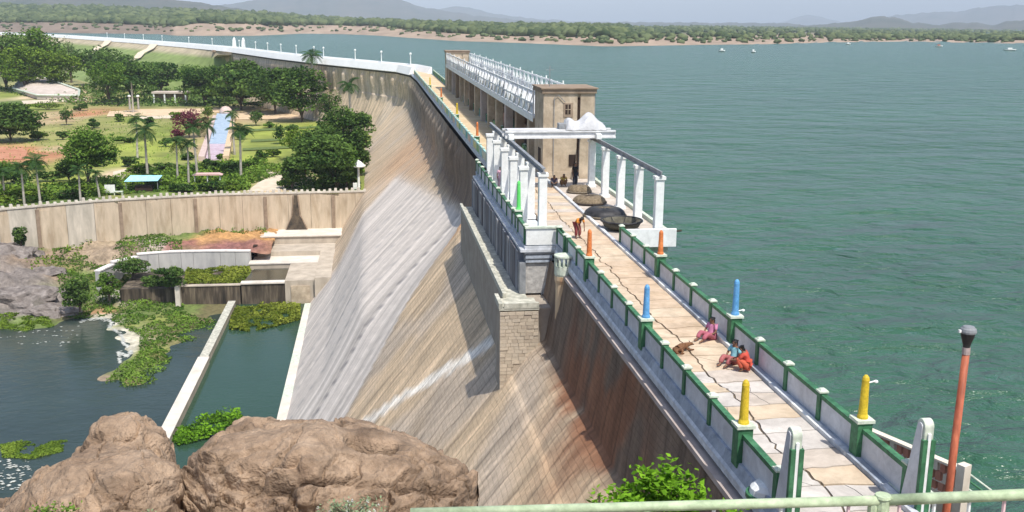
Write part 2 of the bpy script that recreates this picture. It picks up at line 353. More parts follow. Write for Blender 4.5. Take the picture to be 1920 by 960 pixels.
for i, s in enumerate(AYs):
    far = smooth(85, 110, s)
    for k, z in enumerate(zs):
        # spillway: right edge runs from Y=88 at the top to Y=70 at the toe, left edge where the stepped blocks stand
        redge = 88.5-(-5-z)*1.5; ledge = 131+max(0, -z-16)*0+max(0, z+20)*1.7
        sp = float(smooth(redge-.5, redge+.5, s)*(1-smooth(ledge-2, ledge+3, s))*smooth(0, -1.6, z+5.0+max(0., s-88)*.085))
        base_d = lerp(nonover(z), farface(z), float(smooth(76, 96, s))); d = base_d-.10*sp
        fl = 0; SPM[i, k] = sp > .5
        if sp > .01: fl = .10*sp*float(fbm(np.array((s-z*1.05)*.55), np.array(z*.05), 3))
        # uneven upright ribs, shaped in to make the shadow streaks below the far crest
        rib = float(smooth(95, 105, s))*float(smooth(-8.5, -3, z))
        if rib > 0: fl += rib*.85*(.5+.5*math.sin(s*1.05+1.2*float(vnoise(np.array(s*.2), np.array(0.)))))**2*float(smooth(-.8, -2.5, z))
        rough = .16*float(fbm(np.array(s*.9), np.array(z*.6)))
        d *= lerp(1, .36, float(smooth(212, 258, s)))
        p = off(i, d+fl+rough*(1-sp)); V[i, k] = (p[0], p[1], z)
        # colours of the stone, stains and washed bands, with shade below the crest painted in
        n1 = float(fbm(np.array(s*.35+z*.06), np.array(z*.10))); n2 = float(fbm(np.array(s*2.2), np.array(z*.12+5), 4)); n3 = float(fbm(np.array(s*.13), np.array(z*.22+9), 3))
        c = np.array((.62, .47, .31))*(.60+.40*n1+.46*n2)
        c = lerp(c, np.array((.54, .46, .38))*(.7+.6*n2), .6*float(smooth(.42, .6, n3)))
        seam = abs(((s+.6*n1) % 4.9)-2.4); c = c*(1+.22*(1-smooth(.1, .35, abs(seam))))*(1-.24*(1-float(smooth(0, .22, abs(seam-1.25)))))
        ub = lerp(-4.5, -6.6, float(smooth(70, 96, s))); sh_ = lerp(.45, 1.5, float(smooth(70, 96, s))); upper = float(smooth(ub-sh_, ub+sh_*.5, z+1.2*(n2-.5)))*(1-float(smooth(196, 232, s))); c = lerp(c, np.array((.205, .145, .105))*(.5+.9*n2), upper*.93)  # upright wall under the lip: its shade is painted in as dark brown
        rust = upper*float(smooth(28, 33, s)*(1-smooth(40.5, 44, s))); rust2 = float(math.exp(-((s-36.5)/3.6)**2)*smooth(-8, -2, z)*(smooth(.42, .62, n2)))
        rr_ = float(smooth(.40, .62, float(fbm(np.array(s*.55), np.array(z*.25+40), 5)))); c = lerp(c, np.array((.30, .125, .06)), min(.8, rust2*.6+rust*.8*rr_+.75*rr_*math.exp(-((s-33)/6)**2-((z+4.5)/2.2)**2)))
        ora = math.exp(-((s-158)/13)**2-((z+9)/3.6)**2)+.8*math.exp(-((s-136)/9)**2-((z+7)/3)**2)+.6*math.exp(-((s-86)/2.6)**2)*float(smooth(-4, -7, z))
        c = lerp(c, np.array((.60, .31, .13)), min(.8, 1.2*ora*(.4+.9*n1)))
        # white stair of washed stone running down the near face
        t = (z+6.8)/-7.; yl = 54.2+8.7*t; w = abs(s-yl)
        if z < -6.4: c = lerp(c, np.array((.92, .86, .76)), float(1-smooth(.45, .85, w+1.3*(n2-.5)))*.95)
        if s > 120: # dark runs beneath the crest: shadow streaks of the overhang painted in
            c = lerp(c, np.array((.20, .155, .12)), .55*(1-.75*float(smooth(205, 245, s)))*float(smooth(-13, -4, z))*float(smooth(.38, .6, float(fbm(np.array(s*.9), np.array(z*.05+3), 3)))))
            c = lerp(c, np.array((.58, .49, .38)), .35)
        if s > 205: c = c*lerp(1, 1.12, float(smooth(205, 240, s)))  # bend tinted lighter, its sunlit look put into the colour
        if sp > 0:
            ns = float(fbm(np.array((s-z*1.05)*.8), np.array(z*.035+2), 5)); cs = np.array((.67, .60, .53))*(.72+.5*ns)
            dk = abs((s-z*.0)-(92.5-(-8.3-z)*1.03)); cs = lerp(cs, np.array((.20, .19, .19)), float(1-smooth(.15, .45, dk))*.8)
            for off_, w_ in ((9, .3), (17, .22), (24, .3), (33, .25)): 
                dk = abs(s-(92.5+off_-(-8.3-z)*.85)); cs = lerp(cs, np.array((.30, .285, .28)), float(1-smooth(.1, w_*1.6, dk))*.5)
            c = lerp(c, cs, sp)
        T[i, k] = c
dam_m = mat('dam_face', (.84, .84, .84), (1.12, 1.10, 1.08), 3.2, .92, .05, 7, vcol=True, stretch=(1, 1, .4), mottle=(.7, .88, 1.08))
i1 = int(np.searchsorted(AYs, 420))
def streakmat(name, k, fx, fz, lo, hi, brick, bumpd):
    m = mat(name, (.90, .90, .90), (1.08, 1.07, 1.06), 3.2, .92, 0, 7, vcol=True); n = m.node_tree.nodes; l = m.node_tree.links; p = n['Principled BSDF']
    src = p.inputs['Base Color'].links[0].from_socket; geo = n.new('ShaderNodeNewGeometry'); sp_ = n.new('ShaderNodeSeparateXYZ'); l.new(geo.outputs['Position'], sp_.inputs[0])
    a = n.new('ShaderNodeMath'); a.operation = 'MULTIPLY_ADD'; l.new(sp_.outputs[2], a.inputs[0]); a.inputs[1].default_value = k; l.new(sp_.outputs[1], a.inputs[2])
    b = n.new('ShaderNodeMath'); b.operation = 'MULTIPLY'; l.new(a.outputs[0], b.inputs[0]); b.inputs[1].default_value = fx
    c = n.new('ShaderNodeMath'); c.operation = 'MULTIPLY'; l.new(sp_.outputs[2], c.inputs[0]); c.inputs[1].default_value = fz
    cb = n.new('ShaderNodeCombineXYZ'); l.new(b.outputs[0], cb.inputs[0]); l.new(c.outputs[0], cb.inputs[1])
    t = n.new('ShaderNodeTexNoise'); t.inputs['Scale'].default_value = 1; t.inputs['Detail'].default_value = 9; t.inputs['Roughness'].default_value = .72; l.new(cb.outputs[0], t.inputs['Vector'])
    r = n.new('ShaderNodeMapRange'); r.inputs[1].default_value = .33; r.inputs[2].default_value = .67; r.inputs[3].default_value = lo; r.inputs[4].default_value = hi; l.new(t.outputs[0], r.inputs[0])
    x = n.new('ShaderNodeMix'); x.data_type = 'RGBA'; x.blend_type = 'MULTIPLY'; x.inputs[0].default_value = 1; l.new(src, x.inputs[6]); l.new(r.outputs[0], x.inputs[7]); out = x.outputs[2]
    bp = n.new('ShaderNodeBump'); bp.inputs['Distance'].default_value = bumpd; l.new(t.outputs[0], bp.inputs['Height'])
    if brick:
        cb2 = n.new('ShaderNodeCombineXYZ'); l.new(sp_.outputs[1], cb2.inputs[0]); l.new(sp_.outputs[2], cb2.inputs[1])
        bk = n.new('ShaderNodeTexBrick'); bk.inputs['Scale'].default_value = 1.0; bk.inputs['Brick Width'].default_value = .46; bk.inputs['Row Height'].default_value = .22; bk.inputs['Mortar Size'].default_value = .016; bk.inputs['Mortar Smooth'].default_value = .5
        bk.inputs['Color1'].default_value = (.84, .84, .84, 1); bk.inputs['Color2'].default_value = (1.1, 1.08, 1.05, 1); bk.inputs['Mortar'].default_value = (.72, .70, .67, 1)
        ds = n.new('ShaderNodeTexNoise'); ds.inputs['Scale'].default_value = 2.2; l.new(cb2.outputs[0], ds.inputs['Vector']); ad = n.new('ShaderNodeMixRGB'); ad.blend_type = 'LINEAR_LIGHT'; ad.inputs[0].default_value = .035; l.new(cb2.outputs[0], ad.inputs[1]); l.new(ds.outputs['Color'], ad.inputs[2]); l.new(ad.outputs[0], bk.inputs['Vector'])
        y = n.new('ShaderNodeMix'); y.data_type = 'RGBA'; y.blend_type = 'MULTIPLY'; y.inputs[0].default_value = .42; l.new(out, y.inputs[6]); l.new(bk.outputs['Color'], y.inputs[7]); out = y.outputs[2]
        sn = n.new('ShaderNodeTexNoise'); sn.inputs['Scale'].default_value = .35; sn.inputs['Detail'].default_value = 5; l.new(geo.outputs['Position'], sn.inputs['Vector'])
        sm = n.new('ShaderNodeMath'); sm.operation = 'MULTIPLY_ADD'; l.new(sn.outputs[0], sm.inputs[0]); sm.inputs[1].default_value = 1.6; l.new(a.outputs[0], sm.inputs[2])
        pp = n.new('ShaderNodeMath'); pp.operation = 'PINGPONG'; l.new(sm.outputs[0], pp.inputs[0]); pp.inputs[1].default_value = .85
        lr = n.new('ShaderNodeMapRange'); lr.inputs[1].default_value = .0; lr.inputs[2].default_value = .14; lr.inputs[3].default_value = .55; lr.inputs[4].default_value = 1.04; l.new(pp.outputs[0], lr.inputs[0])
        z_ = n.new('ShaderNodeMix'); z_.data_type = 'RGBA'; z_.blend_type = 'MULTIPLY'; z_.inputs[0].default_value = .75; l.new(out, z_.inputs[6]); l.new(lr.outputs[0], z_.inputs[7]); out = z_.outputs[2]
        b2 = n.new('ShaderNodeBump'); b2.inputs['Distance'].default_value = .02; b2.invert = True; l.new(bk.outputs['Fac'], b2.inputs['Height']); l.new(bp.outputs[0], b2.inputs['Normal']); l.new(b2.outputs[0], p.inputs['Normal'])
    else: l.new(bp.outputs[0], p.inputs['Normal'])
    l.new(out, p.inputs['Base Color']); return m
dam_m = streakmat('dam_stone', -.12, 1.1, .22, .58, 1.24, True, .16); spill_m = streakmat('spillway_concrete', -1.05, .55, .035, .58, 1.20, False, .10)
GF = gridfaces(i1, nZ); msk = SPM[:i1].ravel()[GF].mean(1) > .5
props(npmesh('dam_downstream_face', V[:i1].reshape(-1, 3), GF[~msk], dam_m, tint=T[:i1].reshape(-1, 3)), kind='structure')
props(npmesh('spillway', V[:i1].reshape(-1, 3), GF[msk], spill_m, tint=T[:i1].reshape(-1, 3)), kind='structure')
# crest, upstream face and the two ledges under the parapet, swept along the axis
def sweep(name, prof, m, i0=0, i1=None, step=1, kind='structure', parent=None, closed=True):
    i1 = i1 or len(AXs); ids = list(range(i0, i1, step)); 
    if ids[-1] != i1-1: ids.append(i1-1)
    V = []
    for i in ids:
        for d, z in prof: p = off(i, d); V.append((p[0], p[1], z))
    k = len(prof); F = []
    for a in range(len(ids)-1):
        for b in range(k if closed else k-1): F.append((a*k+b, a*k+(b+1) % k, (a+1)*k+(b+1) % k, (a+1)*k+b))
    q = MB(); q.add(V, F)
    if closed: q.f += [tuple(range(k)), tuple((len(ids)-1)*k+b for b in reversed(range(k)))]; q.m += [0, 0]
    o = q.build(name, m, parent); 
    if kind: o['kind'] = kind
    return o
iY = lambda s: int(np.searchsorted(AYs, s))
roadbase = mat('road_base', (.10, .085, .07), (.17, .14, .11), 1.5, .95)
upst = mat('upstream_stone', (.30, .26, .21), (.42, .36, .29), .6, .9, .02)
sweep('dam_crest', [(-.15, -.78), (-.15, -.05), (-3.45, -.05), (-3.45, -9)], roadbase, closed=True, step=2)
sweep('dam_ledge', [(.15, -.24), (.15, -.44), (-.14, -.44), (-.14, .12)], lipm, 0, iY(49.6))
sweep('dam_ledge', [(.15, -.24), (.15, -.44), (-.14, -.44), (-.14, .12)], lipm, iY(75), iY(900))
sweep('dam_ledge', [(.34, -.62), (.34, -.78), (-.145, -.78), (-.145, -.60)], pinkc, 0, iY(46))
# roadway: loose slabs near, one sheet beyond
slabt = [mat('slab_'+k, a, b, 1.3, .9, .006, 14, c3=c, mottle=(1.1, .76, 1.06)) for k, a, b, c in (
    ('pale', (.45, .41, .37), (.60, .56, .51), (.53, .49, .445)), ('rose', (.45, .385, .32), (.59, .515, .44), (.52, .45, .38)),
    ('tan', (.47, .35, .235), (.61, .475, .345), (.55, .42, .295)), ('sand', (.50, .385, .27), (.63, .51, .375), (.56, .45, .325)))]
walk = sweep('roadway', [(-.24, -.046), (-3.0, -.046), (-3.0, -.03), (-.24, -.03)], mat('road_sheet', (.13, .10, .07), (.20, .16, .11), 2, .95), 0, iY(76.5), step=2)
def jag(a, b, amp, n, seed):
    r = random.Random(seed); P = []
    for j in range(n+1):
        t = j/n; x = lerp(a[0], b[0], t); y = lerp(a[1], b[1], t); e = amp if 0 < j < n else 0
        P.append((x+r.uniform(-e, e), y+r.uniform(-e, e)))
    return P
y_near = lambda v_: v_ < 31
rows = [16.0]; 
while rows[-1] < 76: rows.append(rows[-1]+random.uniform(.95, 1.45))
xsn = [9.21, 10.5, 11.98]; nodes = {}
for j, y in enumerate(rows):
    for i, x in enumerate(xsn): nodes[i, j] = (x+(random.uniform(-.16, .16) if i == 1 else 0), y+random.uniform(-.13, .13)*(1 if i else .5))
for j in range(len(rows)-1):
    for i in range(2):
        near = rows[j] < 48
        a, b, c, d = nodes[i, j], nodes[i+1, j], nodes[i+1, j+1], nodes[i, j+1]
        e0 = jag(a, b, .05, 5, (i*1000+j)); e1 = jag(b, c, .07 if i == 0 else 0, 5, (i+1)*7777+j); e2 = jag(d, c, .05, 5, (i*1000+j+1)); e3 = jag(a, d, .07 if i else 0, 5, i*7777+j)
        poly = e0[:-1]+e1[:-1]+e2[::-1][:-1]+e3[::-1][:-1]
        cx = sum(p[0] for p in poly)/len(poly); cy = sum(p[1] for p in poly)/len(poly); g = random.uniform(.018, .036)
        poly = [(p[0]+(cx-p[0])*g/.6, p[1]+(cy-p[1])*g/.6) for p in poly]
        dz = random.uniform(-.008, .01)
        polys = [poly]
        if y_near(rows[j]) and random.random() < .45:
            n_ = len(poly); i_a = random.randrange(2, 7); i_b = i_a+n_//2; A_, B_ = poly[i_a], poly[i_b % n_]; sd_ = random.random(); mid_ = jag(A_, B_, .07, 4, int(sd_*1e6))[1:-1]
            pa = poly[i_a:i_b+1] if i_b < n_ else poly[i_a:]+poly[:i_b % n_+1]; pb = poly[i_b % n_:]+poly[:i_a+1] if i_b < n_ else poly[i_b % n_:i_a+1]
            sh = lambda P_, g_: [(lerp(p[0], sum(w_[0] for w_ in P_)/len(P_), g_), lerp(p[1], sum(w_[1] for w_ in P_)/len(P_), g_)) for p in P_]
            polys = [sh(pa+mid_[::-1], .022), sh(pb+mid_, .022)]
        q = MB(); q.prism(polys[0], -.03, .02+dz)
        y = rows[j]; mi = random.choice((0, 0, 1)) if y < 29.5 else random.choice((2, 2, 3)) if y < 50 else random.choice((1, 2, 3))
        if y < 29 and random.random() < .12: mi = 3
        q.build('paving_slab', slabt[mi], walk)
        if len(polys) > 1: q = MB(); q.prism(polys[1], -.03, .02+dz+random.uniform(-.006, .004)); q.build('paving_slab', slabt[mi], walk)
sweep('roadway', [(-.24, -.046), (-4.0, -.046), (-4.0, .02), (-.24, .02)], mat('far_road', (.52, .42, .24), (.66, .56, .36), .35, .9, c3=(.56, .42, .27)), iY(76.5), iY(236))
sweep('roadway', [(-.24, -.046), (-4.0, -.046), (-4.0, .02), (-.24, .02)], mat('bend_road', (.62, .62, .58), (.75, .75, .70), .1, .9), iY(236), None)
# kerb on the lake side, painted in worn white and blue grey lengths
k = empty('kerb', (12.05, 16, 0), 'low painted kerb along the lake side of the dam roadway', 'kerb')
for j in range(33):
    y = 1.8*j; L = 1.8 if j < 32 else 1.4
    boxpart('kerb_stone', (-.09, y+.01, -.05), (.09, y+L-.01, .15+random.uniform(-.004, .004)), [lipm, white, bluegrey][0 if j % 4 in (0, 2) else 1 if j % 4 == 1 else (2 if j < 12 else 0)], k, bevel=.015)

# ------------------------------------------------------------------ parapets
PITCHY = 2.38
Y0 = 23.1
def pylon(x, y, label):
    e = empty('arched_pylon', (x, y, 0), label, 'pylon', 'arched end pylons of the parapets')
    w, h, t = .34, 2.3, .115
    pr = [(-w, 0), (w, 0)]+[(w*.94*math.cos(a)*(1), h-.55+.75*math.sin(a)) for a in np.linspace(0, math.pi, 17)]
    pr = [(-w, 0), (w, 0), (w*.98, 1.0)]+[(w*.80*math.cos(a), h-.36+.36*math.sin(a)) for a in np.linspace(0, math.pi, 17)]+[(-w*.98, 1.0)]
    rr_ = .17; pr = [(-w, 0), (w*1.25, 0)]+[(-w+rr_+rr_*math.cos(a), h-rr_+rr_*math.sin(a)) for a in np.linspace(0, math.pi, 15)]
    inn = [(-w+.07, .15), (w*1.0, .15)]+[(-w+rr_+.10*math.cos(a), h-rr_+.08*math.sin(a)) for a in np.linspace(0, math.pi, 11)]
    q = MB(); q.xprism(pr, -t, t); q.build('slab', capm, e, bevel=.02)
    for s in (-1, 1):
        q = MB(); q.xprism(inn, s*t*1.0+s*.003, s*(t+.03)); q.build('inset_panel', panelm, e)
    # green edge band at the front
    q = MB(); q.box((-t-.035, -w-.06, 0), (-t*.35, -w+.05, 1.85)); q.build('green_band', green, e)
    q = MB(); q.box((t*.35, -w-.06, 0), (t+.035, -w+.05, 1.85)); q.build('green_band', green, e)
    q = MB(); q.box((-t*.35+.003, -w-.045, 0), (t*.35-.003, -w+.05, 2.0)); q.build('white_band', white, e)
    return e
def parapet(root, x, ys, side, far=False, murals=False):
    """posts at ys, panels and rail between them; side +1 = lake side"""
    pw, h = .105, .96
    gpost, grail, gbase = (MT['mural_cream'], MT['mural_aqua'], lipm) if murals and side < 0 else (green, green, bluegrey)
    qp = MB(); qp.box((-pw, -pw, 0), (pw, pw, h)); pm = qp.mesh('post', gpost)
    qc = MB(); qc.box((-pw-.03, -pw-.03, h), (pw+.03, pw+.03, h+.05)); qc.box((-pw, -pw, h+.05), (pw, pw, h+.10), taper=.04); cm = qc.mesh('post_cap', capm)
    L = PITCHY-2*pw
    qq = MB(); qq.box((-.05, 0, .14), (.05, L, .80)); pan = qq.mesh('panel', panelm)
    qq = MB(); qq.box((-.085, 0, .80), (.085, L, .92)); rail = qq.mesh('top_rail', grail)
    qq = MB(); qq.box((-.13, 0, 0), (.13, L, .14)); qq.box((-.068, 0, .14), (.068, .05, .80)); base = qq.mesh('base', gbase)
    for j, y in enumerate(ys):
        p = inst('post', pm, root, (x, y, 0)); inst('cap', cm, p)
        if j < len(ys)-1:
            g = ys[j+1]-y-2*pw; sc = (1, g/L, 1)
            pp = inst('panel', pan, root, (x, y+pw, 0), sc=sc)
            if murals: 
                me = pan.copy(); me.materials[0] = murals[j % len(murals)]; pp.data = me
            inst('top_rail', rail, root, (x, y+pw, 0), sc=sc); inst('base', base, root, (x, y+pw, 0), sc=sc)
XL, XR = 9.08, 12.27
ysn = [Y0+PITCHY*i for i in range(0, 12)]
pl = empty('parapet_wall', (0, 0, 0), 'green and white parapet on the downstream edge of the near roadway', 'parapet')
parapet(pl, XL, [20.7]+ysn, -1); 
# sloped painted fillet outside the left parapet
q = MB(); q.yprism([(XL-.13, .14), (XL-.13, -.0), (8.87, -.22), (8.87, -.16)], 14, ysn[-1]); q.build('fillet', bluegrey, pl)
pr_ = empty('parapet_wall', (0, 0, 0), 'green and white parapet on the lake edge of the near roadway', 'parapet')
parapet(pr_, XR, [20.7]+ysn, 1)
boxpart('footing', (12.13, 14, -.6), (12.5, 49.6, .0), bluegrey, pr_)
pylon(XL, 20.2, 'white and green arched pylon at the near end of the downstream parapet')
pylon(XR, 20.35, 'white and green arched pylon at the near end of the lake side parapet')
def lamp_pillar(x, y, m, label, name='painted_pillar', h=1.10, lamp=0, r=.108):
    e = empty(name, (x, y, 0), label, 'pillar', 'painted pillars on the parapets')
    q = MB(); q.box((-.20, -.20, 0), (.20, .20, 1.06)); q.build('pedestal', green, e, bevel=.015)
    q = MB(); q.box((-.24, -.24, 1.06), (.24, .24, 1.14)); q.build('pedestal_cap', capm, e)
    q = MB(); q.lathe((0, 0, 1.14), [(r*1.3, 0), (r*1.3, .05), (r*1.08, .12), (r*.86, h*.9), (r*.9, h*.93), (r*.75, h), (r*.35, h+.06), (.0, h+.07)], 18); q.build('shaft', m, e, smooth=False)
    if lamp:
        q = MB(); q.tube([(0.07, 0, 1.14+h*lamp), (.26, .02, 1.14+h*lamp+.03)], .02, 6); q.lathe((.29, .02, 1.14+h*lamp-.02), [(.02, 0), (.055, .02), (.055, .06), (.02, .08)], 10); q.build('lamp_arm', white, e)
    return e
Yk = lambda k: Y0+PITCHY*k
lamp_pillar(XL, Yk(0), yellow, 'yellow pillar on the downstream parapet beside the near arched pylon')
lamp_pillar(XR, Yk(0), yellow, 'yellow pillar with a short lamp arm on the lake side parapet', lamp=.86)
lamp_pillar(XL, Yk(4), blue, 'blue pillar on the downstream parapet opposite the seated people')
lamp_pillar(XR, Yk(4), blue, 'blue pillar with a short lamp arm on the lake side parapet', lamp=.10, h=1.2)
lamp_pillar(XL, Yk(8), orange, 'orange pillar on the downstream parapet just before the white bay front')
lamp_pillar(XR, Yk(8), orange, 'orange pillar on the lake side parapet below the white slab front', h=1.0)
# bay that bulges downstream, with its own parapet
XB = 7.45
bay = empty('balcony_bay', (0, 0, 0), 'white fronted gate bay bulging from the downstream side of the dam', 'balcony')
q = MB(); q.box((7.35, 49.55, -.42), (9.0, 75, -.05)); q.box((7.12, 49.5, -.34), (9.02, 75.05, -.20)); q.build('floor_slab', lipm, bay)
boxpart('front_panel', (7.42, 49.6, .0), (8.98, 49.78, .86), white, bay, bevel=.015)
boxpart('front_coping', (7.36, 49.54, .86), (9.04, 49.84, .95), capm, bay)
q = MB(); q.yprism([(7.40, -.42), (9.02, -.42), (8.9, -1.4), (8.35, -2.54), (7.40, -2.54)], 49.7, 50.3, 0); q.build('rubble_end_wall', mat('grey_rubble', (.28, .27, .26), (.50, .48, .45), 3.5, .95, .03, 8), bay)
for zz, hh in ((-.62, .14), (-.85, .10)): boxpart('cornice', (7.40, 49.58, zz-hh/2), (8.98, 49.9, zz+hh/2), bluegrey, bay)
q = MB(); q.yprism([(8.78, -.42), (9.02, -.42), (8.96, -1.4), (8.42, -2.6), (8.22, -2.6), (8.72, -1.4)], 49.58, 49.72); q.build('edge_band', steel, bay)
boxpart('corner_quoin', (7.10, 49.6, -2.54), (7.42, 50.2, -.92), steel, bay)
gm = [mat('gate_panel_'+a, b, c, 1.4, .8, stretch=(1, 1, .15)) for a, b, c in (('slate', (.13, .14, .16), (.26, .27, .30)), ('ash', (.22, .22, .23), (.36, .36, .37)), ('dusk', (.09, .09, .10), (.20, .19, .20)))]
y = 50.25; j = 0
while y < 74.6:
    w = random.uniform(.55, 1.1); w = min(w, 74.9-y)
    boxpart('upright_panel', (7.05+random.uniform(-.04, .05), y+.02, -2.54), (7.4, y+w-.02, -.42), gm[j % 3 if random.random() < .7 else 2], bay); y += w; j += 1
parapet(bay, XB, [50.0+PITCHY*i*.99 for i in range(11)]+[75.0], -1)
q = MB(); q.box((-.11, -.11, .98), (.11, .11, 2.45)); 
lamp_pillar(XB+.12, 53.5, limegreen, 'bright green pillar among the white columns of the gate bay', h=1.5)
lamp_pillar(8.9, 76.6, yellow, 'yellow pillar at the far corner of the gate bay', h=1.4)
# pier and service ledge below the bay
sledge = empty('service_pier', (0, 0, 0), 'square masonry pier with a service ledge below the gate bay', 'pier')
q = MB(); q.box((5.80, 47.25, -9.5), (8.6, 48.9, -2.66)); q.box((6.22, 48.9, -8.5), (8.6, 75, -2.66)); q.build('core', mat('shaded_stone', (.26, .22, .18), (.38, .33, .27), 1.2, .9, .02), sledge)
paleledge = mat('ledge_coping', (.38, .38, .31), (.60, .58, .49), 3, .9, .01, mottle=(3, .7, 1.08))
boxpart('ledge_floor', (5.75, 47.0, -2.66), (7.72, 48.9, -2.55), paleledge, sledge); boxpart('ledge_floor', (6.17, 48.91, -2.66), (7.4, 75, -2.55), paleledge, sledge)
boxpart('outer_kerb', (5.72, 47.0, -2.56), (5.92, 48.9, -2.28), paleledge, sledge, bevel=.02); boxpart('outer_kerb', (6.14, 48.91, -2.56), (6.34, 75, -2.28), paleledge, sledge, bevel=.02)
boxpart('front_kerb', (5.99, 46.98, -2.56), (7.7, 47.2, -2.3), paleledge, sledge)
blk = MB(); blk.box((0, 0, 0), (1, 1, 1)); bms = []
for c in ((.46, .39, .30), (.52, .44, .34), (.42, .35, .27), (.49, .42, .33)):
    bm_ = mat('pier_stone_%d' % int(c[0]*100), tuple(v*.88 for v in c), c, 5, .9, .012, 20); bms.append(blk.mesh('stone_block', bm_))
mort = boxpart('mortar_backing', (5.82, 47.1, -9.3), (7.62, 47.26, -2.7), mortar, sledge)
for r_ in range(38):
    z = -2.90-r_*.178; x = 5.78-(.0 if r_ % 2 else .0); xe = 7.68
    if z < -9.2: break
    while x < xe-.05:
        w = random.uniform(.22, .44); w = w if x+w < xe-.15 else xe-x
        inst('stone_block', random.choice(bms), sledge, (x+.008, 47.0+random.uniform(-.02, .02), z+.006), sc=(w-.014, .2, .166)); x += w
# round turret beside the bay with its curved parapet
tur = empty('round_turret', (8.72, 46.0, 0), 'slim half round turret rising to a small white box between the bay and the parapet', 'turret')
q = MB(); q.lathe((0, 0, -6.2), [(.42, 0), (.40, 5.1), (.46, 5.3), (.46, 5.5)], 20); q.build('shaft', mat('rusty_plaster', (.30, .12, .05), (.60, .46, .30), .9, .9, .01, c3=(.50, .36, .22), stretch=(3, 3, .25)), tur)
q = MB(); q.lathe((0, 0, -.70), [(.44, 0), (.47, .1), (.47, .5)], 20); q.build('balcony_drum', capm, tur)
q = MB(); 
for a in np.linspace(math.pi*.95, math.pi*1.9, 7): q.box((.42*math.cos(a)-.05, .42*math.sin(a)-.05, -.2), (.42*math.cos(a)+.05, .42*math.sin(a)+.05, .2))
q.build('baluster_ring', capm, tur)
q = MB(); q.lathe((0, 0, .55), [(.49, -.35), (.50, -.30), (.49, -.25)], 20); q.build('ring_coping', capm, tur)
cw = empty('curved_parapet', (0, 0, 0), 'short green and white parapet linking the bay front to the turret', 'parapet')
parapet(cw, 9.02, [47.4+.0, 49.3], -1)

# far parapets of the straight crest with mural panels
mur = [mat('mural_'+a, b, c, 2.2, .7) for a, b, c in (('teal', (.10, .33, .30), (.20, .48, .42)), ('cream', (.60, .58, .42), (.72, .70, .52)), ('aqua', (.25, .50, .48), (.42, .62, .58)), ('leaf', (.12, .34, .12), (.40, .52, .22)), ('yellow', (.70, .58, .16), (.76, .68, .34)), ('sky', (.32, .48, .58), (.50, .62, .66)), ('salmon', (.66, .36, .25), (.74, .52, .40)))]
fp = empty('parapet_wall', (0, 0, 0), 'parapet with colourful painted panels along the far straight of the dam', 'parapet')
parapet(fp, 8.88, [77.2+2.6*i for i in range(56)], -1, murals=mur)
fp.rotation_euler = (0, 0, R(.12))
fp2 = empty('parapet_wall', (0, 0, 0), 'dark green parapet in front of the long gate house on the dam', 'parapet')
parapet(fp2, 12.45, [76.8+2.6*i for i in range(56)], 1, murals=[green, mur[0], green, mur[3]])
for (x, y, m, l) in ((8.95, 90, orange, 'orange pillar on the far mural parapet nearest to the gate bay'), (8.9, 112, yellow, 'yellow pillar halfway along the far mural parapet'), (8.85, 138, orange, 'small orange pillar far along the mural parapet'), (8.8, 165, yellow, 'tiny yellow pillar near the far end of the mural parapet')):
    lamp_pillar(x, y, m, l, h=1.15)
# long bend: white parapets on both edges
for d, l, i_ in ((-.25, 'long white parapet on the garden side of the curved far crest', 1), (-4.3, 'long white parapet on the lake side of the curved far crest', 2)):
    q = sweep('parapet_wall', [(d+.95, -.25), (d+.16, 1.4), (d-.16, 1.4), (d-.16, 0)], mat('bright_whitewash', (.80, .80, .77), (.88, .88, .85), .3, .8), iY(224), None, 1, kind=None); props(q, l, 'parapet')
ORD = 'first second third fourth fifth sixth seventh eighth ninth tenth eleventh twelfth thirteenth fourteenth fifteenth sixteenth seventeenth eighteenth'.split()
for j, s in enumerate(list(range(240, 400, 16))+list(range(400, 620, 36))):
    i = iY(s); p = off(i, -4.1); e = empty('lamp_post', (p[0], p[1], 0), 'white lamp post on the curved far crest, %s from the gate house end' % ORD[j], 'lamp post', 'lamp posts along the curved crest')
    q = MB(); q.tube([(0, 0, 0), (0, 0, 3.4)], .14, 6, r1=.09); q.build('pole', white, e); q = MB(); q.lathe((0, 0, 3.4), [(.1, 0), (.28, .2), (.28, .4), (.05, .6)], 8); q.build('lamp', white, e)
for x, y, l in ((440, 93, 'left of the two white posts on the crest above the ramp'), (457, 94, 'right of the two white posts on the crest above the ramp')):
    p = G(x, y, .3); e = empty('gate_post', p, l, 'gate post'); q = MB(); q.box((-.7, -.7, 0), (.7, .7, 3.6), taper=.15); q.build('shaft', white, e); q = MB(); q.lathe((0, 0, 3.6), [(.5, 0), (.5, .4), (0, 1.0)], 8); q.build('finial', white, e)

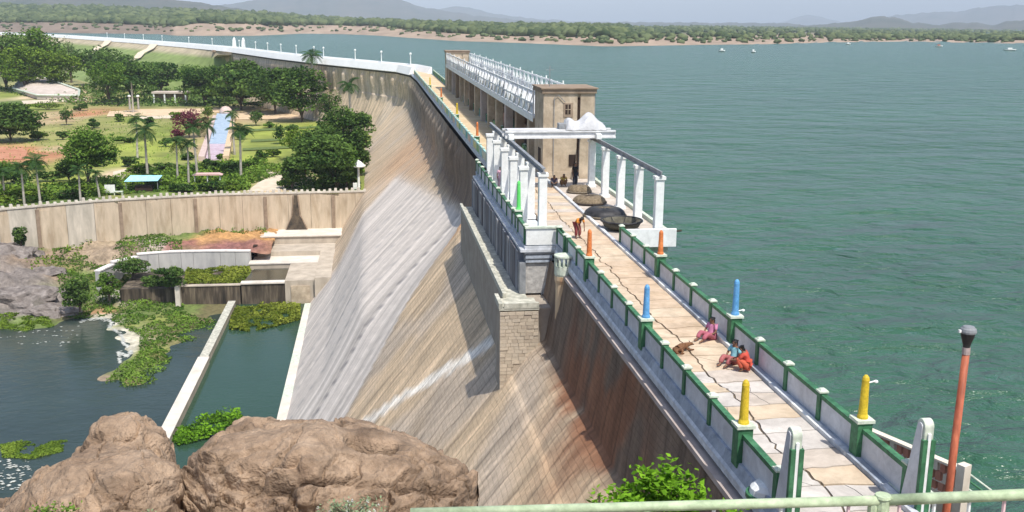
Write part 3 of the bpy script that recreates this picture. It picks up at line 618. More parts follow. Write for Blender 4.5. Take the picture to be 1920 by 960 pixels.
# ------------------------------------------------------------------ coracle platform, columns, crane
plat = empty('lakeside_platform', (0, 0, 0), 'cream fronted platform over the lake carrying the coracles and white columns', 'platform')
boxpart('floor', (12.14, 50.5, -.30), (15.45, 71.4, -.01), slabt[1], plat)
boxpart('front_wall', (12.58, 50.38, -.42), (15.5, 50.56, .55), white, plat, bevel=.02)
boxpart('side_kerb', (15.3, 50.57, -.42), (15.52, 71.4, .22), capm, plat)
boxpart('underbeam', (12.6, 51.2, -.9), (15.3, 51.9, -.30), capm, plat)
for y in (52, 58, 64, 70): boxpart('support_pier', (12.52, y, -10), (15.0, y+1.2, -.9 if y == 52 else -.31), upst, plat)
colq = MB(); colq.box((-.26, -.26, 0), (.26, .26, .18)); colq.box((-.21, -.21, .18), (.21, .21, 3.1)); colq.box((-.26, -.26, 3.1), (.26, .26, 3.25)); 
def column(x, y, label, grp, seed):
    e = empty('white_column', (x, y, 0), label, 'column', grp)
    q = MB(); q.box((-.29, -.29, 0), (.29, .29, .2)); q.build('base', white, e)
    q = MB(); q.box((-.22, -.22, .2), (.22, .22, 3.08)); q.build('shaft', white, e, bevel=.03)
    q = MB(); q.box((-.28, -.28, 3.08), (.28, .28, 3.25)); q.build('capital', white, e)
ordl = ['nearest', 'second nearest', 'third nearest', 'fourth nearest', 'fifth nearest', 'farthest']
for j in range(6):
    column(14.62, 50.95+4.2*j, ordl[j]+' white column of the row on the lake edge of the coracle platform', 'white columns by the lake', j)
    column(8.72, 52.6+4.2*j, ordl[j]+' white column of the row along the downstream gate bay', 'white columns on the gate bay', j)
    if j: column(8.05, 50.9+4.2*j, ordl[j]+' white column of the outer row inside the bay parapet', 'outer white columns on the gate bay', j)
for x, y0, y1, l, w in ((8.72, 52.3, 77.5, 'dark steel crane rail on top of the bay columns', .12), (14.62, 50.6, 73.0, 'thin steel crane rail on top of the lakeside columns', .06)):
    q = MB(); q.box((x-w, y0, 3.25), (x+w, y1, 3.31)); q.box((x-w*.3, y0, 3.31), (x+w*.3, y1, 3.48)); q.box((x-w*.8, y0, 3.48), (x+w*.8, y1, 3.54))
    props(q.build('crane_rail', steel), l, 'rail')
cr = empty('gantry_crane', (11.5, 66.8, 3.54), 'white travelling gantry crane spanning from the bay columns to the lake columns', 'crane')
greyw = mat('grey_white_paint', (.52, .52, .52), (.72, .72, .71), 2, .6)
for y in (-.75, .75):
    q = MB(); q.box((-3.1, y-.16, .02), (4.3, y+.16, .12)); q.box((-3.1, y-.06, .12), (4.3, y+.06, .42)); q.box((-3.1, y-.16, .42), (4.3, y+.16, .52)); q.build('girder', greyw, cr)
for x in (-2.75, 3.1):
    boxpart('end_carriage', (x-.18, -1.3, -.02), (x+.18, 1.3, .34), white, cr, bevel=.03)
q = MB(); q.box((-2.9, -.55, .525), (1.0, .55, .57)); q.build('walkboard', greyw, cr)
# hoist under a white tarpaulin: a draped lumpy cover
n = 26; V = []
for i in range(n):
    for k in range(18):
        u, v = i/(n-1)*2-1, k/17*2-1; h = max(0, 1-abs(u)**5)*max(0, 1-abs(v)**5); top = .72+.28*math.sin(u*5+.6)+.10*math.cos(v*4)
        V.append((2.35+u*1.35+.05*math.sin(9*v), v*.9+.04*math.sin(11*u), .53+h**.4*top+.05*float(vnoise(np.array(u*6+9), np.array(v*6+9)))))
npmesh('tarpaulin', V, gridfaces(n, 18), mat('tarpaulin', (.44, .44, .45), (.56, .56, .56), 3, .6, .02, 6), parent=cr, smooth=True)
boxpart('hoist_motor', (.55, -.35, .575), (1.0, .35, .95), steel, cr, bevel=.04)

# coracles: round tarred basket boats turned over on the floor
def coracle(x, y, r, h, label, m, rimm, tilt=0, up_=False, sx=1.):
    e = empty('coracle', (x, y, .02), label, 'coracle', 'round basket boats on the lakeside platform'); e.rotation_euler = (tilt, 0, random.uniform(0, 3))
    q = MB()
    if not up_: pr = [(r, .06), (r*1.0, .14), (r*.93, h*.62), (r*.78, h*.9), (r*.45, h), (0.02, h*1.02)]
    else: pr = [(r*.5, .01), (r*.85, h*.35), (r, h), (r*.94, h*.98), (r*.80, h*.4), (r*.45, .07), (.02, .05)]
    q.lathe((0, 0, 0), pr, 28, sx=sx); o = q.build('hull', m, e, smooth=True)
    q = MB(); zz = .07 if not up_ else h; pts = [(r*sx*1.01*math.cos(a), r*1.01*math.sin(a), zz) for a in np.linspace(0, 2*math.pi, 29)]; q.tube(pts, .055, 6); q.build('rim', rimm, e)
    for a in np.linspace(0, math.pi, 5)[:-1]:
        q = MB(); pts = []
        for t in np.linspace(-1, 1, 13):
            rr = abs(t)*r*.93; z = (h*(1-abs(t)**3*.55)+.015) if not up_ else (.08+h*.85*abs(t)**2.6)
            pts.append((rr*sx*math.copysign(1, t)*math.cos(a), rr*math.copysign(1, t)*math.sin(a), z))
        q.tube(pts, .02, 4); q.build('rib', rimm, e)
tar = mat('tar_hide', (.012, .012, .013), (.05, .048, .05), 2.5, .55, .02, 6); wick = mat('wicker', (.10, .075, .045), (.26, .20, .13), 6, .9, .02, 20); rimw = mat('coracle_rim', (.10, .085, .06), (.22, .18, .13), 5, .9)
coracle(13.15, 57.0, 1.22, .50, 'large black tarred coracle turned over, middle one on the platform', tar, rimw)
coracle(13.15, 61.4, 1.05, .46, 'brown wicker coracle turned over behind the black one', wick, mat('rim_dark', (.03, .025, .02), (.08, .06, .05), 4, .9))
coracle(13.2, 53.1, 1.12, .50, 'open dark coracle lying behind the cream front wall', mat('olive_hide', (.05, .045, .03), (.13, .12, .09), 3, .8), tar, up_=True)
coracle(13.35, 65.6, .8, .45, 'small brown coracle farthest back beside the people', wick, rimw)
q = MB(); q.tube([(0, 0, 0), (2.3, .5, .12)], .05, 6); o = q.build('paddle', mat('dark_wood', (.03, .022, .015), (.07, .05, .03), 5, .8)); o.location = (13.9, 51.3, .03); props(o, 'dark paddle lying behind the cream front wall of the platform', 'paddle')
# ------------------------------------------------------------------ long gate house
gh = empty('gate_house', (0, 0, 0), 'long tan gate house with square end towers and white lattice on its roof edge', 'gate house')
X0, X1 = 11.85, 15.55
found = boxpart('foundation', (12.53, 71.45, -12), (15.9, 174, -.004), upst, gh)
def tower(y0, y1, zt, window=True):
    w = empty('end_tower', (0, 0, 0), None, None); w.parent = gh; del_ = w
    q = MB(); q.box((X0, y0, 0), (14.30, y1, zt)); q.box((14.30, y0+.14, 0), (14.52, y1, zt)); q.box((14.52, y0, 0), (X1, y1, zt)); q.build('masonry', stone, w)
    q = MB(); q.box((X0-.06, y0-.07, -.0), (14.28, y0-.003, .55)); q.build('plinth', stone, w)
    q = MB(); q.box((X0-.22, y0-.22, zt), (X1+.22, y1+.22, zt+.09)); q.box((X0-.12, y0-.12, zt-.30), (X1+.12, y1+.12, zt-.002)); q.build('roof_slab', stone_d, w)
    if window:
        q = MB(); q.box((13.30, y0-.05, zt-1.98), (13.98, y0-.002, zt-.98)); q.build('window_surround', stone_d, w)
        q = MB(); q.box((13.42, y0-.06, zt-1.78), (13.80, y0-.045, zt-1.08)); q.build('window_pane', darkin, w)
        q = MB(); q.box((13.60, y0-.075, zt-1.78), (13.63, y0-.055, zt-1.08)); q.box((13.42, y0-.075, zt-1.45), (13.80, y0-.058, zt-1.42)); q.build('window_bar', stone, w)
        q = MB(); q.box((14.32, y0+.125, 0), (14.50, y0+.139, zt-.6)); q.build('dark_slot', darkin, w)
        q = MB(); q.box((13.75, y0-.05, .9), (14.25, y0-.003, 1.75)); q.build('hatch', darkin, w)
        for yy in (y0+.9,): 
            q = MB(); q.box((X0-.02, yy, .02), (X0-.003, yy+1.2, 2.1)); q.build('side_door', darkin, w)
    return w
q = MB(); q.tube([(15.62, 71.9, 6.2), (15.62, 71.9, .0)], .05, 6); q.build('downpipe', steel, gh)
q = MB(); q.tube([(12.6, 71.5, .3), (12.6, 71.5, 5.8), (12.9, 71.5, 6.0), (13.4, 71.5, 5.5)], .025, 5); q.build('conduit', steel, gh)
q = MB(); q.tube([(12.5, 73, 6.5), (12.5, 73, 8.0)], .03, 5); q.tube([(12.2, 73, 7.7), (12.8, 73, 7.7)], .02, 4); q.build('aerial', steel, gh)
tower(71.6, 75.6, 6.42); tower(170, 174, 6.3, False)
npil = 13; ylist = np.linspace(79.2, 166.5, npil)
for j, y in enumerate(ylist):
    q = MB(); q.box((X0+.05, y-.55, 0), (X0+.75, y+.55, 3.98)); q.build('front_pillar', [stone, stone_d, pinkc][j % 3 if j % 4 else 0], gh)
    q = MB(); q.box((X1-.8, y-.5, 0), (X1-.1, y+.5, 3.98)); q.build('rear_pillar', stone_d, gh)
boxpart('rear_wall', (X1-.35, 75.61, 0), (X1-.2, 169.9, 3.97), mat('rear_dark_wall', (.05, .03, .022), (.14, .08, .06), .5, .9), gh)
boxpart('roof_deck', (X0-.12, 75.61, 3.985), (X1+.1, 169.99, 4.2), greyw, gh)
doorc = [mat('gate_'+a, b, c, 1.5, .8) for a, b, c in (('brick', (.16, .05, .035), (.32, .12, .08)), ('rose', (.30, .12, .10), (.42, .2, .17)), ('bottle', (.02, .08, .05), (.05, .14, .10)), ('umber', (.10, .06, .04), (.2, .13, .09)))]
yy = [75.6]+list(ylist)+[169.9]
for j in range(len(yy)-1):
    c = (yy[j]+yy[j+1])/2; h = random.uniform(1.1, 2.3)
    boxpart('sluice_gate', (13.1, yy[j]+.8, .0), (13.3, yy[j+1]-.8, h), doorc[(j*3+1) % 4], gh)
    boxpart('hoist_drum', (12.9, c-.5, h+.004), (13.7, c+.5, h+.55), doorc[2 if j % 2 else 3], gh, bevel=.05)
# white lattice on both roof edges: posts, rails, crossed bars, solid worn sheets on some bays
nb = 33; yl = np.linspace(75.75, 169.8, nb+1)
lat = MB()
for j in range(nb+1): pass
for side, xx in ((0, X0-.08), (1, X1+.05)):
    for j in range(nb):
        a, b = yl[j], yl[j+1]; q = MB()
        q.box((xx-.05, a, 4.2), (xx+.05, a+.14, 6.3 if j % 3 == 0 else 6.1)); q.box((xx-.04, a+.14, 5.9), (xx+.04, b, 6.05)); q.box((xx-.04, a+.14, 4.95), (xx+.04, b, 5.1))
        q.tube([(xx, a+.1, 4.25), (xx, b-.05, 5.9)], .045, 4); q.tube([(xx, b-.05, 4.25), (xx, a+.1, 5.9)], .045, 4)
        q.box((xx+.05, a+.16, 4.25), (xx+.09, b-.1, random.uniform(4.5, 5.7)))
        q.build('lattice_panel', white if (j+side) % 3 else greyw, gh)
boxpart('edge_beam', (X0-.16, 75.62, 3.72), (X0-.125, 169.9, 4.22), white, gh)

# ------------------------------------------------------------------ land below the dam
GZ = -15.0
gz = lambda x, y, d=0.: G(x, y, GZ+d)
lawn_m = mat('garden_ground', (.75, .75, .7), (1.2, 1.2, 1.1), .22, .95, vcol=True)
def idw(P, C, X, p=3.):
    d = ((X[:, None, :]-P[None])**2).sum(2)+.5; w = d**(-p/2); return (w[:, :, None]*C[None]).sum(1)/w.sum(1)[:, None]
gs = (.20, .235, .05); gb = (.26, .30, .055); gd = (.10, .15, .035); so_ = (.38, .29, .17); rd = (.42, .19, .10); dry = (.26, .26, .09); pk = (.58, .44, .32)
GC = [(140, 220, so_), (180, 222, dry), (210, 235, dry), (240, 225, gs), (300, 215, so_), (330, 218, dry), (290, 245, gs), (250, 240, dry), (320, 250, gs), (230, 275, gb), (300, 275, gb), (210, 260, gs), (250, 300, gb), (330, 290, gs),
      (20, 285, rd), (45, 290, rd), (80, 280, so_), (100, 290, rd), (90, 265, dry), (120, 285, so_), (60, 230, so_), (80, 240, dry), (100, 215, so_), (60, 200, gs), (110, 200, gs), (150, 215, rd), (140, 195, dry), (30, 195, gd),
      (100, 380, gd), (30, 370, dry), (20, 345, dry), (80, 355, gb), (130, 350, gb), (110, 340, gb), (60, 340, gs), (150, 375, gd), (200, 365, dry), (250, 360, gd), (300, 355, gd), (400, 355, gd), (450, 350, dry), (350, 345, gs),
      (470, 250, gb), (520, 245, gb), (570, 240, gb), (480, 270, gs), (540, 265, gb), (500, 290, gb), (460, 300, gb), (560, 290, gs), (480, 220, so_), (560, 215, so_), (450, 212, so_), (520, 205, so_), (600, 215, gd), (620, 300, gd), (600, 350, gs), (640, 350, gs),
      (400, 250, so_), (380, 280, so_), (500, 330, pk), (490, 350, pk), (520, 340, pk), (430, 320, gd), (470, 325, gs), (400, 330, gd), (230, 330, pk), (220, 342, pk), (270, 325, gd), (300, 335, gs), (170, 300, gs),
      (300, 190, gd), (200, 190, dry), (160, 190, so_), (400, 190, gd), (80, 178, pk), (20, 178, gs), (0, 230, gd), (300, 160, gd), (400, 150, gd), (200, 130, (.20, .22, .08)), (300, 110, (.20, .24, .09)), (100, 120, gd), (500, 160, gd), (640, 200, gd)]
GP = np.array([gz(x, y)[:2] for x, y, _ in GC]); GCc = np.array([c for _, _, c in GC])
def gridsheet(name, outline_fn, nx, ny, x0, x1, y0, y1, zf, cf, m):
    xsg = np.linspace(x0, x1, nx); ysg = np.linspace(y0, y1, ny); XX, YY = np.meshgrid(xsg, ysg, indexing='ij'); X = XX.ravel(); Y = YY.ravel()
    Z = zf(X, Y); C = cf(X, Y); V = np.stack([X, Y, Z], 1); F = gridfaces(nx, ny)
    if outline_fn is not None: ok = outline_fn(X, Y); F = F[ok[F].all(1)]
    return props(npmesh(name, V, F, m, tint=C, smooth=True), kind='structure')
def wallY(X): return np.interp(X, [-140, -75, -62, -51, -40, -25, 2, 6], [95, 128, 139, 146.5, 152, 156.0, 157.5, 157.5])
def facecut(X, Y):   # stay behind the retaining wall and outside the dam
    yy = np.clip(Y, 16, 700); i = np.searchsorted(AXs[:, 1], yy).clip(0, len(AXs)-1); ax = AXs[i, 0]
    return (Y > wallY(X)-.2) & (X < ax-np.where(Y < 225, 6, 2.))
def gcol(X, Y):
    w = np.stack([X+6*(fbm(X*.07, Y*.04)-.5), Y+14*(fbm(X*.06+9, Y*.04+3)-.5)], 1); sc = np.array([1, .45])
    c = idw(GP*sc, GCc, w*sc, 4.); return c*(.72+.6*fbm(X*.35, Y*.25)[:, None])
gridsheet('garden_ground', facecut, 240, 340, -150, 8, 120, 620, lambda X, Y: GZ+.25*(fbm(X*.1, Y*.1)-.5), gcol, lawn_m)
# wide plain beyond, and the grassy embankment that carries the far end of the crest
q = MB(); q.add([(-4000, -100, -30), (4, -100, -30), (4, 700, -30), (-4000, 700, -30)], [(0, 1, 2, 3)]); props(q.build('ground', mat('bed_ground', (.10, .11, .05), (.22, .19, .11), .05, .95)), kind='structure')
q = MB(); q.add([(-2500, 90, GZ-.2), (-149, 90, GZ-.2), (-149, 620, GZ-.2), (-300, 1000, GZ-.2), (-2500, 2600, GZ-.2)], [(0, 1, 2, 3, 4)]); props(q.build('plain', mat('plain_grass', (.10, .13, .04), (.24, .23, .09), .03, .95)), kind='structure')
i0 = iY(392); V = []; T = []; ids = list(range(i0, len(AXs), 1)); K = 12
for a in ids:
    s = AYs[a]; wid = 34*smooth(392, 470, s)+1
    for k in range(K):
        t = k/(K-1); p = off(a, .3+t*wid); z = lerp(-.3, GZ-.1, t**.92); V.append((p[0], p[1], z))
        g = np.array((.20, .26, .09))*(.7+.6*float(fbm(np.array(s*.05), np.array(t*3))))
        if t < .12: g = np.array((.40, .34, .25))
        T.append(g)
props(npmesh('embankment', V, gridfaces(len(ids), K), lawn_m, tint=np.array(T), smooth=True), kind='structure')
pathm = mat('pale_path', (.50, .42, .31), (.66, .57, .44), .6, .9)
def strip(name, pts, w, z, m, wz=None):
    P = [Vector(p) for p in pts]; V = []
    for j, p in enumerate(P):
        d = (P[min(j+1, len(P)-1)]-P[max(j-1, 0)]); d.z = 0; d.normalize(); n = Vector((-d.y, d.x, 0))*w/2; V += [p-n, p+n]
    q = MB(); q.add(V, [(2*j, 2*j+1, 2*j+3, 2*j+2) for j in range(len(P)-1)]); return props(q.build(name, m), kind='structure')
# ramps on the embankment
for s0, s1 in ((470, 500), (545, 585), (640, 690)):
    P = []
    for t in np.linspace(0, 1, 9):
        i = iY(lerp(s0, s1, t)); p = off(i, .5+(1-t)*31+1.5); P.append((p[0], p[1], lerp(GZ, -.3, t**.92 if t else 0)+.5))
    strip('ramp_path', P, 3.4, 0, pathm)
def patch(name, px, z, m, kind='structure', th=.06):
    P = [G(x, y, z) for x, y in px]; q = MB(); q.prism([(p.x, p.y) for p in P], z-th, z+.02); o = q.build(name, m); o['kind'] = kind; return o
patch('garden_path', [(497, 318), (535, 320), (528, 340), (524, 357), (462, 359), (485, 342), (505, 332)], GZ+.12, pathm)
patch('garden_path', [(212, 322), (240, 316), (238, 328), (218, 345), (210, 345)], GZ+.12, pathm)
patch('garden_path', [(433, 212), (600, 206), (602, 216), (560, 222), (437, 224)], GZ+.12, mat('peach_soil', (.52, .38, .24), (.66, .50, .33), .4, .95))
patch('garden_path', [(265, 205), (415, 203), (415, 210), (330, 216), (200, 218), (205, 209)], GZ+.13, MT['peach_soil'])
patch('garden_path', [(262, 218), (330, 216), (340, 221), (262, 223)], GZ+.16, pathm)
patch('soil_bed', [(-60, 276), (42, 275), (52, 284), (45, 299), (-60, 297)], GZ+.12, mat('red_soil', (.38, .16, .09), (.50, .25, .15), .5, .95))
patch('garden_path', [(40, 189), (165, 183), (163, 188), (45, 195)], GZ+.14, pathm)
for a in ([(452, 243), (600, 236), (600, 239), (452, 247)], [(470, 262), (590, 256), (590, 260), (470, 266)], [(455, 278), (570, 272), (570, 276), (455, 282)]):
    patch('lawn_edge', a, GZ+.15, mat('dark_turf', (.08, .12, .03), (.14, .18, .05), 1, .95))
# big pale terrace, tipped sand mound
tm = mat('pale_plaster', (.42, .35, .29), (.60, .52, .45), .3, .9)
tr_ = empty('terrace_roof', (0, 0, 0), 'wide pale pink terrace roof below the tall trees at far left', 'roof')
P = [gz(25, 172, 0), gz(52, 160, 0), gz(150, 181, 0), gz(148, 189, 0), gz(70, 187, 0)]
q = MB(); V = [(p.x, p.y, GZ+.2) for p in P]+[(p.x, p.y, GZ+h) for p, h in zip(P, (1.0, 5.2, 2.0, 1.4, 1.2))]; n = 5
q.add(V, [tuple(range(5, 10))]+[(i, (i+1) % n, n+(i+1) % n, n+i) for i in range(n)]); q.build('deck', tm, tr_)
q = MB(); 
for i in range(n): a = Vector(V[5+i]); b = Vector(V[5+(i+1) % n]); q.tube([a+Vector((0, 0, .3)), b+Vector((0, 0, .3))], .35, 4)
q.build('edge_coping', capm, tr_)

# retaining wall
rw_face = [mat('wall_ochre', (.40, .31, .21), (.58, .475, .35), .8, .95, .02, stretch=(1, 1, .22), c3=(.52, .425, .31), mottle=(1.6, .86, 1.06)), mat('wall_grey', (.42, .38, .31), (.58, .52, .43), .8, .95, .02, stretch=(1, 1, .22), mottle=(1.6, .84, 1.08))]
rw = empty('retaining_wall', (0, 0, 0), 'long ochre stone retaining wall between the garden and the river bed', 'wall')
wx = list(np.arange(-136, -51, 4.2))+list(np.arange(-51, 0, 3.4))+[0.5]
conc0 = mat('old_coping', (.40, .36, .30), (.62, .57, .49), 1.2, .95)
npost = MB(); npost.box((-.24, -.24, 0), (.24, .24, .46), taper=.06); npm_ = npost.mesh('baluster', conc0)
cpost = MB(); cpost.box((0, -.3, 0), (1, .3, .22)); cpm = cpost.mesh('coping', conc0)
def zbot(x): return -23.2
for j in range(len(wx)-1):
    a = Vector((wx[j], wallY(wx[j]), 0)); b = Vector((wx[j+1], wallY(wx[j+1]), 0)); d = (b-a); L = d.length; an = math.atan2(d.y, d.x); grey = wx[j] < -36
    q = MB(); q.box((0.02, 0, 0), (L-.02, .8, 23.2-14.85)); 
    if random.random() < .3: q.box((L*.1, -.07, 0), (L*.1+random.uniform(.5, 1.2), -.003, 23.2-15.4))
    o = q.build('wall_panel', rw_face[1 if grey and random.random() < .75 else 0], rw); o.location = (a.x, a.y, -23.2); o.rotation_euler = (0, 0, an+random.uniform(-.002, .002))
    if j % 3 == 1: q = MB(); q.box((-.25, -.25, 0), (.25, -.004, 23.2-15.2)); o = q.build('pilaster', stone_d, rw); o.location = (a.x, a.y, -23.2); o.rotation_euler = (0, 0, an)
    inst('coping', cpm, rw, (a.x, a.y+.2, -14.85), an, (L, 1, 1))
    k = int(L/.85)
    for t in range(k): p = a+d*((t+.5)/k); inst('baluster', npm_, rw, (p.x, p.y+.2, -14.63), an+random.uniform(-.05, .05), (1, 1, random.uniform(.5, 1.15)))
# dark flared drain stain is a real buttress slot: tapered black chute
ch = empty('drain_chute', GY(557, 435, 156.9), 'dark tapering drain chute on the ochre retaining wall', 'drain')
ch.location.z = -20.38; ch.location.y -= .35
q = MB(); q.add([(-1.55, -.45, 0), (1.55, -.45, 0), (1.55, .1, 0), (-1.55, .1, 0), (-.3, -.12, 5.3), (.3, -.12, 5.3), (.3, .1, 5.3), (-.3, .1, 5.3), (-.6, -.2, 2.2), (.6, -.2, 2.2), (.6, .1, 2.2), (-.6, .1, 2.2)],
      [(0, 1, 9, 8), (8, 9, 5, 4), (1, 2, 10, 9), (9, 10, 6, 5), (3, 0, 8, 11), (11, 8, 4, 7), (4, 5, 6, 7)])
q.build('chute', mat('black_stain', (.03, .025, .02), (.12, .09, .06), 1.5, .9), ch)
for s in (-1, 1): q = MB(); q.tube([(s*1.6, -.3, 0), (s*.62, -.12, 2.2), (s*.33, -.1, 5.3)], .12, 5); q.build('edge_rim', stone_d, ch)

# river bed ---------------------------------------------------------------
q = MB(); q.add([(-600, -20, -25), (-18.9, -20, -25), (-18.9, 160, -25), (-600, 160, -25)], [(0, 1, 2, 3)]); props(q.build('river_water', river_m), kind='structure')
q = MB(); q.add([(-18.7, 20, -24.99), (-3, 20, -24.99), (-3, 134, -24.99), (-18.7, 134, -24.99)], [(0, 1, 2, 3)]); props(q.build('stilling_pool_water', pool_m), kind='structure')
br = (.27, .20, .14); rk = (.22, .19, .17); gg = (.14, .19, .05); yg = (.22, .25, .06); tn = (.34, .26, .18); mr = (.15, .13, .06); ol = (.22, .20, .08)
BC = [(0, 445, -20.6, tn), (60, 440, -20.5, gg), (120, 440, -20.4, ol), (150, 436, -20.4, tn), (200, 438, -20.4, gg), (250, 440, -20.4, tn), (300, 440, -20.4, gg), (340, 440, -20.35, gg), (420, 440, -20.35, (.48, .27, .11)), (480, 440, -20.35, (.48, .27, .11)), (380, 448, -20.4, (.50, .28, .12)), (340, 455, -20.4, (.30, .14, .11)), (430, 458, -20.4, (.28, .13, .11)), (290, 455, -20.4, (.62, .50, .46)), (240, 460, -20.5, br),
      (200, 470, -20.9, tn), (220, 490, -21.8, tn), (170, 450, -20.7, tn), (160, 480, -21.5, tn), (120, 465, -21.2, tn), (100, 480, -21.5, br), (60, 465, -20.8, gg), (50, 490, -21.0, br), (0, 480, -20.2, rk), (0, 520, -21.3, rk), (50, 520, -22.0, rk), (100, 520, -22.6, br), (70, 550, -22.6, rk), (0, 560, -23.2, rk), (30, 590, -24.3, rk), (110, 575, -24.2, rk), (60, 605, -24.8, gg), (0, 612, -24.9, gg), (90, 610, -24.95, gg), (0, 630, -25.5, gg), (90, 635, -25.7, gg),
      (150, 520, -23.2, gg), (150, 560, -24.3, gg), (180, 540, -23.9, gg), (140, 590, -24.9, mr), (130, 500, -22.4, ol), (190, 500, -22.6, tn), (200, 530, -23.6, ol), (215, 550, -24.0, (.45, .42, .36)), (230, 510, -22.9, gg), (200, 575, -24.6, ol), (190, 585, -24.75, (.50, .28, .14)), (240, 560, -24.3, (.42, .38, .3)), (270, 520, -23.4, gg), (300, 500, -22.7, gg), (330, 520, -23.2, gg), (300, 545, -24.2, gg), (330, 560, -24.6, gg), (280, 570, -24.6, gg), (250, 590, -24.8, gg), (350, 580, -24.85, gg), (400, 580, -24.9, mr), (390, 600, -24.95, mr), (350, 610, -24.9, mr), (410, 620, -25.2, mr),
      (300, 600, -24.85, yg), (280, 630, -24.85, ol), (330, 640, -24.95, ol), (290, 660, -24.88, yg), (260, 680, -24.85, gg), (310, 670, -24.95, ol), (230, 700, -24.85, gg), (250, 715, -24.88, ol), (200, 712, -24.97, tn), (280, 705, -25.05, ol), (330, 670, -25.2, mr), (360, 650, -25.3, mr), (310, 710, -25.5, mr), (260, 745, -25.6, mr), (200, 735, -25.6, mr), (170, 700, -25.7, mr), (200, 670, -25.6, mr), (218, 655, -25.3, mr), (246, 650, -24.9, (.62, .58, .46)), (262, 632, -24.8, (.60, .55, .42)), (275, 645, -24.8, ol), (232, 640, -25.0, (.62, .58, .46)), (222, 622, -25.05, (.56, .52, .42)), (212, 606, -25.0, (.54, .50, .40)), (235, 612, -24.8, yg), (245, 595, -24.8, gg), (190, 595, -24.95, (.5, .46, .36)), (150, 600, -25.1, mr), (180, 615, -25.7, mr), (130, 630, -26, mr), (100, 680, -26, mr), (0, 680, -26, mr), (0, 750, -26, mr), (150, 780, -26, mr), (300, 780, -26, mr), (400, 640, -26, mr), (380, 700, -26, mr), (420, 600, -25.2, mr)]
BP = np.array([G(x, y, z)[:2] for x, y, z, _ in BC]); BZ = np.array([[z] for _, _, z, _ in BC]); BCc = np.array([c for *_, c in BC])
def bz(X, Y):
    P = np.stack([X, Y], 1); z = idw(BP, BZ, P, 4.)[:, 0]; land = np.clip((z+25.0)/1.5, 0, 1)
    z = z+land*(1.3*(fbm(X*.5, Y*.5)-.48)+.5*(fbm(X*1.7, Y*1.7)-.5)); 
    rock = np.exp(-((X+52)/9)**2-((Y-137)/9)**2); return z+rock*2.2*np.round(fbm(X*.22, Y*.28)*4)/4
def bcol(X, Y):
    P = np.stack([X+1.6*(fbm(X*.6, Y*.6)-.5), Y+2.2*(fbm(X*.6+7, Y*.6)-.5)], 1); c = idw(BP, BCc, P, 5.); return c*(.6+.85*fbm(X*1.1, Y*1.1)[:, None])
bank_m = mat('bank_soil', (.70, .70, .70), (1.2, 1.2, 1.2), 2.2, .95, .10, 5, vcol=True, mottle=(.8, .7, 1.1))
gridsheet('river_bank', lambda X, Y: (Y < wallY(X)+.3) & ((X < -18.9) | (Y > 143)) & ~((X > -34.0) & (Y < 142.6) & (Y > 131) & (X > -33)), 260, 200, -125, -15.2, 84, 158, bz, bcol, bank_m)
# stepped concrete works at the foot of the spillway
conc = mat('old_concrete', (.34, .29, .23), (.52, .45, .36), .7, .95, .02, 4, stretch=(1, 1, .35)); conc_l = mat('pale_concrete', (.52, .47, .40), (.70, .64, .56), .7, .95, .01, 4); blackwet = mat('wet_black_wall', (.02, .018, .014), (.20, .16, .11), 1.3, .9, stretch=(1, 1, .12), c3=(.07, .055, .04))
works = empty('stepped_weir', (0, 0, 0), 'stepped concrete weir blocks between the retaining wall and the stilling pool', 'weir')
A = G(345, 532, -22.3); 
boxpart('dark_front_wall', (-25.6, 130.4, -26), (-17.9, 131.0, -22.42), blackwet, works); boxpart('dark_front_wall', (-17.7, 130.45, -26), (-12.2, 131.05, -22.30), blackwet, works)
boxpart('wall_coping', (-25.7, 130.3, -22.42), (-17.8, 131.1, -22.30), conc, works); boxpart('wall_coping', (-17.8, 130.3, -22.29), (-12.0, 131.6, -22.12), conc_l, works)
boxpart('dividing_pier', (-25.9, 129.6, -26), (-25.3, 131.6, -22.2), conc_l, works)
boxpart('end_block', (-12.15, 130.2, -26), (-8.2, 141, -21.9), conc, works); boxpart('end_block', (-11.4, 130.0, -26), (-9.0, 130.19, -22.6), stone, works)
boxpart('pool_floor', (-33, 131.1, -26), (-12.2, 140.19, -22.75), blackwet, works)
boxpart('rear_wall', (-17.8, 140.2, -26), (-8.0, 142, -22.0), conc, works); boxpart('rear_coping', (-17.9, 140.1, -22.0), (-7.6, 142.2, -21.85), conc_l, works)
boxpart('upper_step', (-17.2, 151.2, -24), (-3.0, 152.2, -20.45), conc, works); boxpart('upper_coping', (-17.4, 151.0, -20.45), (-2.6, 152.4, -20.28), conc_l, works); boxpart('middle_step', (-17.3, 146.0, -24), (-5.0, 151.1, -21.5), conc, works)
boxpart('lower_floor', (-17.7, 142.01, -24), (-5.0, 146, -22.2), conc_l, works); boxpart('upper_fill', (-17.1, 152.2, -24), (-2.4, 157.3, -20.4), conc_l, works); boxpart('cheek_block', (-17.9, 146, -24), (-17.31, 157.3, -20.6), darkin, works)
boxpart('side_cheek', (-8.3, 129.5, -26), (-6.2, 146, -21.4), conc, works)
q = MB(); q.add([(-17.6, 132, -22.3), (-12.3, 132, -22.3), (-11.5, 138.8, -22.3), (-17.0, 138.8, -22.3)], [(0, 1, 2, 3)]); props(q.build('dark_pool_water', mat('dark_water', (.015, .02, .012), (.03, .035, .02), 1, .15, spec=.5)), kind='structure')
lw = empty('curved_low_wall', (0, 0, 0), 'low curved grey wall with a white worn top on the river bed', 'wall')
cp = [(-17.8, 142.3), (-24, 142.9), (-29, 142.8), (-33, 141.6), (-35.6, 138.6), (-36.6, 135.0)]
